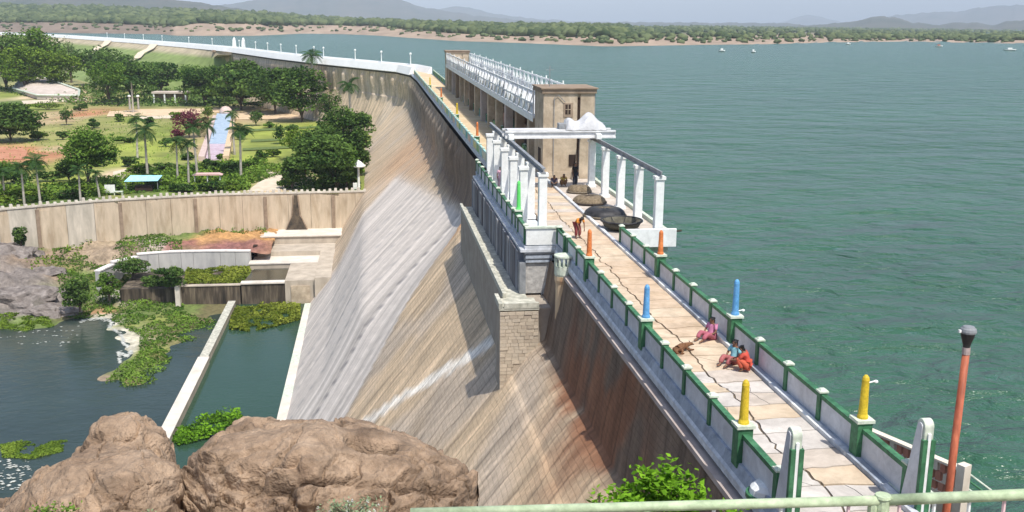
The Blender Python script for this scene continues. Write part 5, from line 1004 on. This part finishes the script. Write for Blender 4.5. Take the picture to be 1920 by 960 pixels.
# big boulders traced as solid bodies with real depth
bould = mat('brown_boulder', (.165, .11, .072), (.42, .305, .21), 1.0, .96, .07, 14, c3=(.32, .225, .15), detail=12, mottle=(2.3, .62, 1.12))
def boulder(outline, Yc, Ry, zb, label, seed, dents=(), nu=260, nv=190, rough=.16):
    x0, x1 = outline[0][0], outline[-1][0]; V = []
    for i in range(nu+1):
        u = i/nu; px = lerp(x0, x1, u); top = GY(px, interp(outline, px), Yc); edge = min(1, 4.5*u, 4.5*(1-u))**.5
        for k in range(nv+1):
            t = -math.pi/2+math.pi*k/nv; h = max(0, math.cos(t))**.62; yy = Yc+Ry*math.sin(t)*edge-.0
            z = zb+(top.z-.26-zb)*h; x = top.x*(yy/Yc)*.35+top.x*.65; p = Vector((x*1.1, yy*1.1, z*1.4))
            n = mnoise.fractal(p*.8+Vector((seed, 0, 0)), 1, 2, 6); n2 = mnoise.ridged_multi_fractal(Vector((p.x*.55, p.y*.8, p.z*1.7))+Vector((seed*3, 0, 0)), 1, 2.1, 5, 1, 2)
            n3 = mnoise.ridged_multi_fractal(Vector((p.x*.35+p.z*.25, p.y*.5, p.z*2.6-p.x*.35))+Vector((seed*7, 0, 0)), .9, 2.2, 6, 1, 2); ck = abs(mnoise.noise(Vector((p.x*.45+.25*n, p.y*.45, p.z*.8))+Vector((seed*2, 4, 0)))); ck2 = abs(mnoise.noise(Vector((p.x*.9+p.z*.9, p.y*.7, p.z*.9-p.x*.5))+Vector((seed, 9, 2)))); n4 = mnoise.cell(Vector((p.x*.9+.5*n, p.y*.9, p.z*1.3+.6*n))); dn = rough*n*1.35-.08*(n2-1.)-.17*(n3-1.)+.09*n4-.24*math.exp(-(ck/.03)**2)-.14*math.exp(-(ck2/.03)**2)-.06; dn *= .25+.75*min(1, abs(t)*1.5)
            pj = None
            for (ax, ay, bx, by, wd, dp) in dents:
                P_ = Vector((x, yy, z)); dv_ = P_-Vector((0, 0, CAM_Z)); zz_ = dv_.dot(fwd); qx = 960+FOC*dv_.dot(rt)/zz_; qy = 480-FOC*dv_.dot(up)/zz_
                s_ = max(0, min(1, ((qx-ax)*(bx-ax)+(qy-ay)*(by-ay))/((bx-ax)**2+(by-ay)**2))); ds = math.hypot(qx-ax-(bx-ax)*s_, qy-ay-(by-ay)*s_); dn -= dp*math.exp(-(ds/wd)**2*1.6) if t < .9 else 0
            nv_ = Vector((0, math.sin(t), math.cos(t))); V.append((x+.10*n*math.sin(k*.3), yy+nv_.y*dn, z+nv_.z*dn))
    return props(npmesh('boulder', V, gridfaces(nu+1, nv+1), bould, smooth=True), label, 'boulder', 'boulders in the foreground')
boulder([(118, 856), (132, 838), (150, 812), (168, 778), (188, 763), (240, 761), (264, 768), (280, 790), (302, 797), (318, 822), (334, 858), (336, 880)], 19.6, 1.4, .9, 'upper knob of pale brown rock rising at the left', 3.3, [(272, 818, 276, 826, 5, .12), (262, 780, 268, 776, 6, .07)], nu=120)
boulder([(-120, 985), (0, 934), (30, 905), (70, 872), (130, 842), (200, 834), (270, 832), (325, 842), (340, 860), (348, 900), (346, 960), (340, 1010)], 18.0, 2.2, .3, 'large rounded brown boulder at the lower left', 8.1, [(150, 940, 172, 880, 9, .10), (172, 880, 200, 930, 7, .08), (300, 850, 330, 870, 7, .06), (250, 870, 290, 930, 6, .05)])
boulder([(334, 1000), (338, 868), (345, 842), (380, 812), (420, 792), (470, 787), (520, 784), (545, 777), (600, 776), (640, 786), (700, 796), (760, 808), (800, 822), (850, 836), (880, 846), (908, 862), (916, 880), (910, 930), (896, 985)], 18.6, 2.6, .0, 'long brown boulder with a dark slot stretching across the bottom middle', 5.7,
        [(656, 820, 690, 832, 8, .75), (690, 832, 736, 838, 7, .75), (564, 903, 600, 900, 7, .4), (600, 900, 640, 892, 6, .3), (640, 892, 668, 874, 5, .3), (420, 880, 560, 868, 8, .3), (700, 905, 850, 925, 8, .25), (345, 866, 450, 862, 6, .10), (450, 862, 560, 880, 8, .12), (360, 888, 480, 895, 6, .12), (480, 868, 520, 850, 6, .07), (840, 900, 886, 862, 6, .16), (700, 880, 730, 884, 15, .06), (800, 865, 850, 880, 5, .12)], nu=380, nv=230)
boulder([(-90, 1000), (0, 955), (60, 948), (130, 965), (180, 1000)], 14.5, 1.2, 1.8, 'small brown rock at the bottom left corner', 2.2, (), nu=60, nv=60)
def shrub(px, py, Y, w, h, label, m, n, size, seed, name='shrub', asp=.55, stems=14, flowers=0):
    b = GY(px, py, Y); r = np.random.default_rng(seed); e = empty(name, b, label, 'shrub'); q = MB(); C = []; T = []
    for i in range(stems):
        a = r.uniform(0, 6.28); rr = r.uniform(.1, 1)**.6; tip = np.array([rr*math.cos(a)*w, rr*math.sin(a)*w*.6, h*(1-.55*rr**2)*r.uniform(.75, 1.1)]); mid = tip*np.array([.35, .35, .6])
        q.tube([(0, 0, -.4), mid, tip], .012, 4, r1=.004)
        for t in np.linspace(.3, 1, max(3, n//stems)): p = (1-t)**2*np.array([0, 0, -.3])+2*t*(1-t)*mid+t*t*tip; C.append(p+r.normal(size=3)*size*.7); T.append(np.clip(r.uniform(.1, .7)+(t-.5)*.6, 0, 1))
    q.build('stem', trunkm, e); C = np.array(C); nn = len(C)
    d = r.normal(size=(nn, 3)); d[:, 2] = np.abs(d[:, 2])*.4+.1; d /= np.linalg.norm(d, axis=1)[:, None]; sd = np.cross(d, r.normal(size=(nn, 3))*.5+np.array([0, 0, 1])); sd /= np.linalg.norm(sd, axis=1)[:, None]; s = (size*r.uniform(.6, 1.25, nn))[:, None]
    V = np.stack([C, C+d*s*.45+sd*s*asp*.5, C+d*s, C+d*s*.45-sd*s*asp*.5], 1).reshape(-1, 3)
    npmesh('leaves', V, np.arange(4*nn).reshape(nn, 4), m, tone=np.repeat(T, 4), parent=e)['kind'] = 'stuff'
    if flowers:
        k = r.integers(0, nn, flowers); Cf = C[k]+np.array([0, 0, size*.5]); Vf = []; 
        for c in Cf:
            for _ in range(14): o_ = r.normal(size=3); o_ /= np.linalg.norm(o_); Vf.append(c+o_*size*.38)
        V, F = leafquads(np.array(Vf), size*.42, r, asp=.9); npmesh('flowers', V, F, petal, tone=r.uniform(0, 1, len(V)), parent=e)['kind'] = 'stuff'
    return e
shrub(1250, 985, 9.0, .60, .64, 'bright green leafy shrub behind the pale green railing', lf_near, 2500, .08, 1, 'leafy_shrub')
shrub(1190, 985, 9.2, .30, .42, 'small leafy shoots at the left foot of the bright green shrub', lf_near, 260, .07, 6, 'leafy_shrub', stems=6)
shrub(1385, 985, 8.8, .30, .26, 'low green shoots at the right of the bright green shrub', lf_near, 200, .06, 8, 'leafy_shrub', stems=6)
shrub(1125, 972, 9.0, .15, .26, 'small separate sprig left of the bright green shrub', lf_near, 110, .065, 2, 'leafy_shrub', stems=5)
shrub(655, 990, 13.5, .62, .46, 'pale green bush with white flower heads below the long boulder', lf_pale, 1500, .05, 3, 'flowering_bush', flowers=60, stems=26)
shrub(95, 985, 15.2, .55, .30, 'small green plants growing on the rock at the bottom left', lf_mid, 700, .07, 4, 'leafy_shrub', stems=20)
shrub(283, 975, 16.2, .22, .16, 'grey green tuft in the dark gap under the left boulder', lf_pale, 160, .05, 5, 'leafy_shrub', stems=8)
# pale green railing, standing on the terrace before the camera
rl = empty('railing', (0, 0, 0), 'pale green metal railing with a patterned screen across the bottom right', 'railing')
Yr = 5.2; A = GY(770, 962, Yr+.35); Bm = GY(1655, 938, Yr); Cc = GY(2050, 922, Yr-.2)
q = MB(); q.tube([A, A.lerp(Bm, .5), Bm+Vector((-.03, 0, 0))], .030, 10); q.build('top_tube', palegreen, rl, smooth=True)
q = MB(); q.tube([Bm+Vector((.03, 0, 0)), Cc], .034, 10); q.build('top_tube', palegreen, rl, smooth=True)
q = MB(); q.lathe(Bm+Vector((0, 0, -1.1)), [(.042, 0), (.042, 1.12), (.05, 1.12), (.046, 1.135)], 12); q.build('post', palegreen, rl)
for t in (.02, .5, .98): p = A.lerp(Bm, t)+Vector((0, 0, -1.1)); q = MB(); q.tube([p, p+Vector((0, 0, 1.08))], .03, 8); q.build('post', palegreen, rl)
for a, b, n in ((A, Bm, 7), (Bm, Cc, 6)):
    for i in range(n): p = a.lerp(b, (i+.5)/n); q = MB(); q.tube([p+Vector((0, 0, -1.0)), p+Vector((0, 0, -.03))], .012, 6); q.build('baluster', white if i % 3 else mat('pink_paint', (.66, .42, .44), (.76, .55, .55), 3, .6), rl)
    q = MB(); q.tube([a+Vector((0, 0, -.16)), b+Vector((0, 0, -.16))], .016, 6); q.build('mid_rail', white, rl)
    q = MB(); q.tube([a+Vector((0, 0, -1.0)), b+Vector((0, 0, -1.0))], .02, 6); q.build('bottom_rail', palegreen, rl)
# red lamp post
lpz = 4.6; Lb = GY(1772, 975, 10.0); Lt = GY(1811, 664, 10.0); Ltt = GY(1815, 612, 10.0)
e = empty('lamp_post', (Lb.x, Lb.y, Lb.z-.6), 'red oxide lamp post with a black lantern head at the right', 'lamp post'); base = e.location
q = MB(); q.tube([Vector((0, 0, 0))-Vector((.05, 0, .6)), Lb-base, Lt-base], .050, 14, r1=.040); q.build('pole', redpaint, e, smooth=True)
q = MB(); q.tube([Lt-base, Lt.lerp(Ltt, .25)-base], .043, 12); q.build('bare_collar', mat('rusty_collar', (.30, .22, .2), (.5, .42, .4), 8, .7), e)
q = MB(); t_ = Lt.lerp(Ltt, .25)-base; q.lathe(t_, [(.038, 0), (.042, .03), (.05, .06), (.072, .13), (.078, .165)], 16); q.build('lantern_cup', darkmetal, e)
q = MB(); q.lathe(t_+Vector((0, 0, .168)), [(.088, 0), (.092, .02), (.084, .05), (.07, .06), (.06, .075), (.0, .085)], 16); q.build('lantern_lid', steel, e)
q = MB(); q.box((-.112, -.015, .175), (-.088, .015, .205)); o = q.build('clip', white, e); o.location = t_
# pierced wall and pipe rail at the right
jl = empty('pierced_wall', (0, 0, 0), 'low red and cream pierced wall stepping down to the lake at the right', 'wall')
P0 = G(1622, 800, .45); P1 = G(1800, 876, .45); d = (P1-P0); L = d.length; dn_ = d.normalized(); an = math.atan2(d.y, d.x)
jc = mat('jali_cream', (.58, .50, .40), (.72, .64, .54), 3, .9); jr = mat('jali_red', (.40, .16, .11), (.52, .25, .18), 3, .9)
nb_ = int(L/.22)
bk = boxpart('backing', (P0.x, P0.y, P0.z-1.3), (P0.x+.01, P0.y+.01, P0.z-1.29), jr, jl)
def localbox(name, u0, u1, v0, v1, z0, z1, m, par):
    q = MB(); n_ = Vector((-dn_.y, dn_.x, 0)); c = [P0+dn_*u0+n_*v0, P0+dn_*u1+n_*v0, P0+dn_*u1+n_*v1, P0+dn_*u0+n_*v1]; q.add([(p.x, p.y, P0.z+z0) for p in c]+[(p.x, p.y, P0.z+z1) for p in c], [(3, 2, 1, 0), (4, 5, 6, 7), (0, 1, 5, 4), (1, 2, 6, 5), (2, 3, 7, 6), (3, 0, 4, 7)]); return q.build(name, m, par)
localbox('coping', 0, L, -.10, .10, -.06, .0, jc, jl); localbox('screen_base', 0, L, -.09, .09, -1.35, -.80, jc, jl)
for i in range(nb_):
    for k in range(3):
        localbox('block', i*.22+.01+(.11 if k % 2 else 0), i*.22+.15+(.11 if k % 2 else 0), -.07, .07, -.8+k*.25, -.57+k*.25, jr if (i+k) % 3 else jc, jl)
    localbox('course', i*.22, i*.22+.218, -.075, .075, -.575, -.555, jc, jl)
localbox('end_pier', L, L+.22, -.13, .13, -1.35, .12, jc, jl)
pr2 = empty('pipe_rail', (0, 0, 0), 'thin pale pipes slanting down to the lake at the right', 'railing')
for k, (a, b) in enumerate((((1790, 868), (1862, 922)), ((1790, 882), (1850, 926)), ((1760, 880), (1835, 930)))):
    q = MB(); q.tube([G(a[0], a[1], -.2), G(b[0], b[1], -.6)], .025, 6); q.build('pipe', [capm, green, capm][k], pr2)
e = empty('white_block', G(1705, 925, 0), 'small white plastered block beside the lake side pylon', 'block'); boxpart('body', (-.35, -.3, -.6), (.4, .3, .1), white, e, bevel=.02); boxpart('coping', (-.39, -.34, .103), (.44, .34, .15), capm, e)
e = empty('white_mound', G(1445, 925, 0)+Vector((-.1, 0, 0)), 'low white and green curved step at the foot of the downstream pylon', 'step'); q = MB(); q.lathe((0, 0, 0), [(.42, 0), (.40, .16), (.30, .26), (.02, .30)], 18); q.build('step', white, e, smooth=False); q = MB(); q.lathe((0, 0, -.1), [(.50, 0), (.50, .12)], 18); q.build('green_ring', green, e)

# ------------------------------------------------------------------ people
skin = mat('brown_skin', (.16, .08, .045), (.22, .115, .07), 6, .6); hairm = mat('black_hair', (.008, .007, .007), (.02, .018, .016), 8, .5)
def cloth(n_, a): return mat('cloth_'+n_, tuple(v*.75 for v in a), a, 5, .85, .01, 12)
def skinned(name, verts, edges, rad, m, parent, sub=1):
    me = bpy.data.meshes.new(name); me.from_pydata(verts, edges, []); o = bpy.data.objects.new(name, me); COL.objects.link(o)
    s = o.modifiers.new('s', 'SKIN'); s.use_smooth_shade = True; d = o.modifiers.new('d', 'SUBSURF'); d.levels = sub
    for i, sv in enumerate(me.skin_vertices[0].data): sv.radius = rad[i] if isinstance(rad[i], tuple) else (rad[i], rad[i]); sv.use_root = (i == 0)
    bpy.context.view_layer.update(); dg = bpy.context.evaluated_depsgraph_get(); m2 = bpy.data.meshes.new_from_object(o.evaluated_get(dg)); m2.name = name
    o.modifiers.clear(); o.data = m2; m2.materials.clear(); m2.materials.append(m); m2.polygons.foreach_set('use_smooth', [True]*len(m2.polygons)); o.parent = parent; return o
POSE = {  # joints: pelvis, waist, chest, neck, head, crown, then L/R shoulder elbow wrist, hip knee ankle toe ; figure faces -Y
 'stand': dict(pel=(0, 0, .92), waist=(0, .01, 1.05), chest=(0, .01, 1.28), neck=(0, 0, 1.42), head=(0, -.02, 1.52), crown=(0, -.01, 1.62), sh=(.17, 0, 1.36), el=(.22, .03, 1.10), wr=(.22, -.05, .86), hip=(.09, 0, .88), kn=(.10, -.02, .48), an=(.10, .02, .08), toe=(.11, -.13, .03)),
 'sit': dict(pel=(0, 0, .12), waist=(0, .03, .24), chest=(0, .05, .46), neck=(0, .03, .60), head=(0, -.01, .70), crown=(0, 0, .80), sh=(.17, .04, .54), el=(.24, -.04, .32), wr=(.17, -.22, .24), hip=(.10, -.02, .12), kn=(.16, -.40, .30), an=(.12, -.62, .07), toe=(.13, -.76, .05)),
 'stoop': dict(pel=(0, .16, .78), waist=(0, .08, .90), chest=(0, -.12, 1.04), neck=(0, -.26, 1.10), head=(0, -.36, 1.12), crown=(0, -.45, 1.17), sh=(.17, -.18, 1.06), el=(.20, -.26, .80), wr=(.15, -.36, .58), hip=(.09, .15, .75), kn=(.11, .0, .42), an=(.10, .06, .08), toe=(.11, -.09, .03)),
 'squat': dict(pel=(0, .12, .26), waist=(0, .12, .38), chest=(0, .03, .56), neck=(0, -.05, .68), head=(0, -.11, .76), crown=(0, -.14, .86), sh=(.17, 0, .62), el=(.22, -.16, .42), wr=(.12, -.32, .38), hip=(.10, .10, .25), kn=(.18, -.20, .48), an=(.13, .0, .08), toe=(.14, -.15, .03))}
def person(x, y, z, face, pose, top, bottom, label, sc=1., hair='long'):
    J = POSE[pose]; e = empty('person', (x, y, z), label, 'person', rz=face); e.scale = (sc,)*3
    V = [J['pel'], J['waist'], J['chest'], J['neck'], J['head'], J['crown']]; Rd = [.11, .10, .12, .05, (.078, .09), (.05, .06)]; E_ = [(0, 1), (1, 2), (2, 3), (3, 4), (4, 5)]
    V.append(tuple(np.array(J['head'])+np.array((0, -.095, .0)))); Rd.append(.018); E_.append((4, 6))    # nose
    for s in (-1, 1):
        f = lambda k: (s*J[k][0], J[k][1], J[k][2]); b = len(V); V += [f('sh'), f('el'), f('wr')]; Rd += [.052, .038, .026]; E_ += [(2, b), (b, b+1), (b+1, b+2)]
        w = np.array(f('wr')); d = w-np.array(f('el')); d /= np.linalg.norm(d); pc = w+d*.06; V.append(tuple(pc)); Rd.append((.032, .018)); E_.append((b+2, b+3)); lat = np.cross(d, (0, 0, 1.)) if abs(d[2]) < .9 else np.array((0, 1., 0)); lat /= np.linalg.norm(lat)
        for k in range(4):
            a = pc+d*.035+lat*(k-1.5)*.019; c = a+d*(.034-.004*abs(k-1.4))+np.array((0, 0, -.004)); g_ = c+d*.025+np.array((0, 0, -.012)); i = len(V); V += [tuple(a), tuple(c), tuple(g_)]; Rd += [.009, .008, .006]; E_ += [(b+3, i), (i, i+1), (i+1, i+2)]
        a = w+d*.03+lat*s*-.035; c = a+d*.03-lat*s*.012; i = len(V); V += [tuple(a), tuple(c)]; Rd += [.011, .008]; E_ += [(b+3, i), (i, i+1)]
        b = len(V); V += [f('hip'), f('kn'), f('an'), f('toe')]; Rd += [.08, .055, .04, (.035, .025)]; E_ += [(0, b), (b, b+1), (b+1, b+2), (b+2, b+3)]
        V.append((s*.085, J['head'][1], J['head'][2])); Rd.append(.018); E_.append((4, len(V)-1))
    skinned('body', V, E_, Rd, skin, e)
    for s in (-1, 1):
        q = MB(); h = J['head']; q.lathe((s*.032, h[1]-.088, h[2]+.018), [(.002, -.008), (.011, 0), (.002, .008)], 6); q.build('eye', hairm, e)
    f = lambda k, s: (s*J[k][0], J[k][1], J[k][2]); mid = lambda a, b, t: tuple(lerp(a[i], b[i], t) for i in range(3))
    V = [J['waist'], J['chest'], tuple(lerp(J['chest'][i], J['neck'][i], .55) for i in range(3)), J['pel']]; Rd = [.135, .15, .075, .155]; E_ = [(0, 1), (1, 2), (0, 3)]
    for s in (-1, 1): b = len(V); V += [f('sh', s), mid(f('sh', s), f('el', s), .75)]; Rd += [.072, .062]; E_ += [(1, b), (b, b+1)]
    skinned('tunic', V, E_, Rd, top, e)
    V = [J['pel']]; Rd = [.15]; E_ = []
    for s in (-1, 1): b = len(V); V += [f('hip', s), f('kn', s), mid(f('kn', s), f('an', s), .85)]; Rd += [.115, .095, .085]; E_ += [(0, b), (b, b+1), (b+1, b+2)]
    skinned('skirt' if hair == 'long' else 'trousers', V, E_, Rd, bottom, e)
    h = np.array(J['head']); c = np.array(J['crown']); V = [tuple(h+np.array((0, .035, .0))), tuple(lerp(h, c, .6)+np.array((0, .012, .0))), tuple(c+np.array((0, 0, .012)))]; Rd = [.085, .092, .055]; E_ = [(0, 1), (1, 2)]
    if hair == 'long': V += [tuple(h+np.array((0, .10, -.10))), tuple(h+np.array((0, .13, -.28)))]; Rd += [.05, .025]; E_ += [(0, 3), (3, 4)]
    skinned('hair', V, E_, Rd, hairm, e); return e
person(11.72, 33.4, .02, R(-60), 'sit', cloth('pink', (.66, .26, .42)), cloth('rose', (.42, .12, .16)), 'person in a pink dress sitting against the lake side kerb')
person(11.62, 30.75, .02, R(-55), 'sit', cloth('turquoise', (.25, .55, .62)), cloth('plum', (.38, .12, .12)), 'person in a turquoise top sitting with legs stretched on the roadway')
person(11.66, 29.95, .02, R(-120), 'squat', cloth('red', (.60, .09, .06)), cloth('vermilion', (.55, .11, .06)), 'person in red crouching close beside the one in turquoise', hair='long')
person(10.35, 50.9, .02, R(20), 'stoop', cloth('orange', (.72, .26, .04)), cloth('maroon', (.26, .06, .06)), 'person in an orange top bending over on the roadway by the gate bay', hair='long')
person(8.18, 66.6, .0, R(0), 'stand', cloth('light_pink', (.72, .42, .50)), cloth('grey_pink', (.5, .35, .4)), 'person in pale pink standing among the white columns of the gate bay')
person(13.45, 67.6, .0, R(30), 'stand', cloth('black', (.02, .02, .022)), cloth('navy', (.03, .035, .05)), 'person in dark clothes standing behind the wicker coracle', hair='short', sc=1.05)
person(12.0, 67.6, .02, R(-10), 'squat', cloth('dusk_violet', (.10, .08, .12)), cloth('slate', (.09, .09, .1)), 'person in dark violet squatting at the far end of the platform', hair='short')
person(12.75, 68.2, .0, R(10), 'squat', cloth('mustard', (.50, .36, .10)), cloth('brown', (.22, .13, .07)), 'person in mustard squatting between the two dark figures', hair='short')
# resting dog
dog = empty('dog', (10.15, 32.1, .02), 'brown dog with a dark head lying curled on the roadway', 'dog', rz=R(35)); fur = mat('brown_fur', (.10, .045, .02), (.22, .11, .055), 12, .9, .01, 40)
V = [(0, 0, .14), (.16, .02, .16), (.30, .0, .17), (.40, -.05, .20), (.50, -.10, .22), (.60, -.13, .18), (-.16, -.02, .14), (-.28, -.08, .08), (-.30, -.24, .05), (-.20, -.34, .04)]; Rd = [.13, .135, .12, .08, .075, .035, .125, .05, .025, .012]; E_ = [(0, 1), (1, 2), (2, 3), (3, 4), (4, 5), (0, 6), (6, 7), (7, 8), (8, 9)]
for (rx, s) in ((.26, 1), (.26, -1)): b = len(V); V += [(rx, s*.09, .12), (rx+.06, s*.12-.05, .05), (rx+.24, s*.10-.10, .03), (rx+.30, s*.10-.11, .025)]; Rd += [.05, .038, .026, .03]; E_ += [(2, b), (b, b+1), (b+1, b+2), (b+2, b+3)]
for s in (1, -1): b = len(V); V += [(-.16, s*.10, .12), (-.02, s*.17-.02, .11), (-.16, s*.19-.04, .04), (-.04, s*.20-.06, .025)]; Rd += [.075, .045, .028, .028]; E_ += [(6, b), (b, b+1), (b+1, b+2), (b+2, b+3)]
skinned('body', V, E_, Rd, fur, dog)
for s in (-1, 1): q = MB(); q.add([(.47, -.10+s*.05, .27), (.53, -.10+s*.05, .27), (.49, -.10+s*.09, .33), (.50, -.10+s*.055, .28)], [(0, 1, 2), (0, 3, 2), (1, 3, 2)]); q.build('ear', hairm, dog)
q = MB(); q.lathe((.62, -.135, .17), [(.005, -.02), (.022, 0), (.005, .02)], 8); q.build('nose', hairm, dog)

# ------------------------------------------------------------------ air
HAZE = .95e-4
q = MB(); q.box((-19000, -200, -40), (19000, 18000, 800)); hz_ = q.build('haze', mat('haze_dummy', (1, 1, 1)))
hm = bpy.data.materials.new('haze_air'); hm.use_nodes = True; hn = hm.node_tree.nodes; hn.remove(hn['Principled BSDF']); pv = hn.new('ShaderNodeVolumePrincipled'); pv.inputs['Density'].default_value = HAZE; pv.inputs['Color'].default_value = (.76, .87, 1., 1); pv.inputs['Anisotropy'].default_value = -.3
hm.node_tree.links.new(pv.outputs[0], hn['Material Output'].inputs['Volume']); hz_.data.materials[0] = hm; hz_['kind'] = 'stuff'
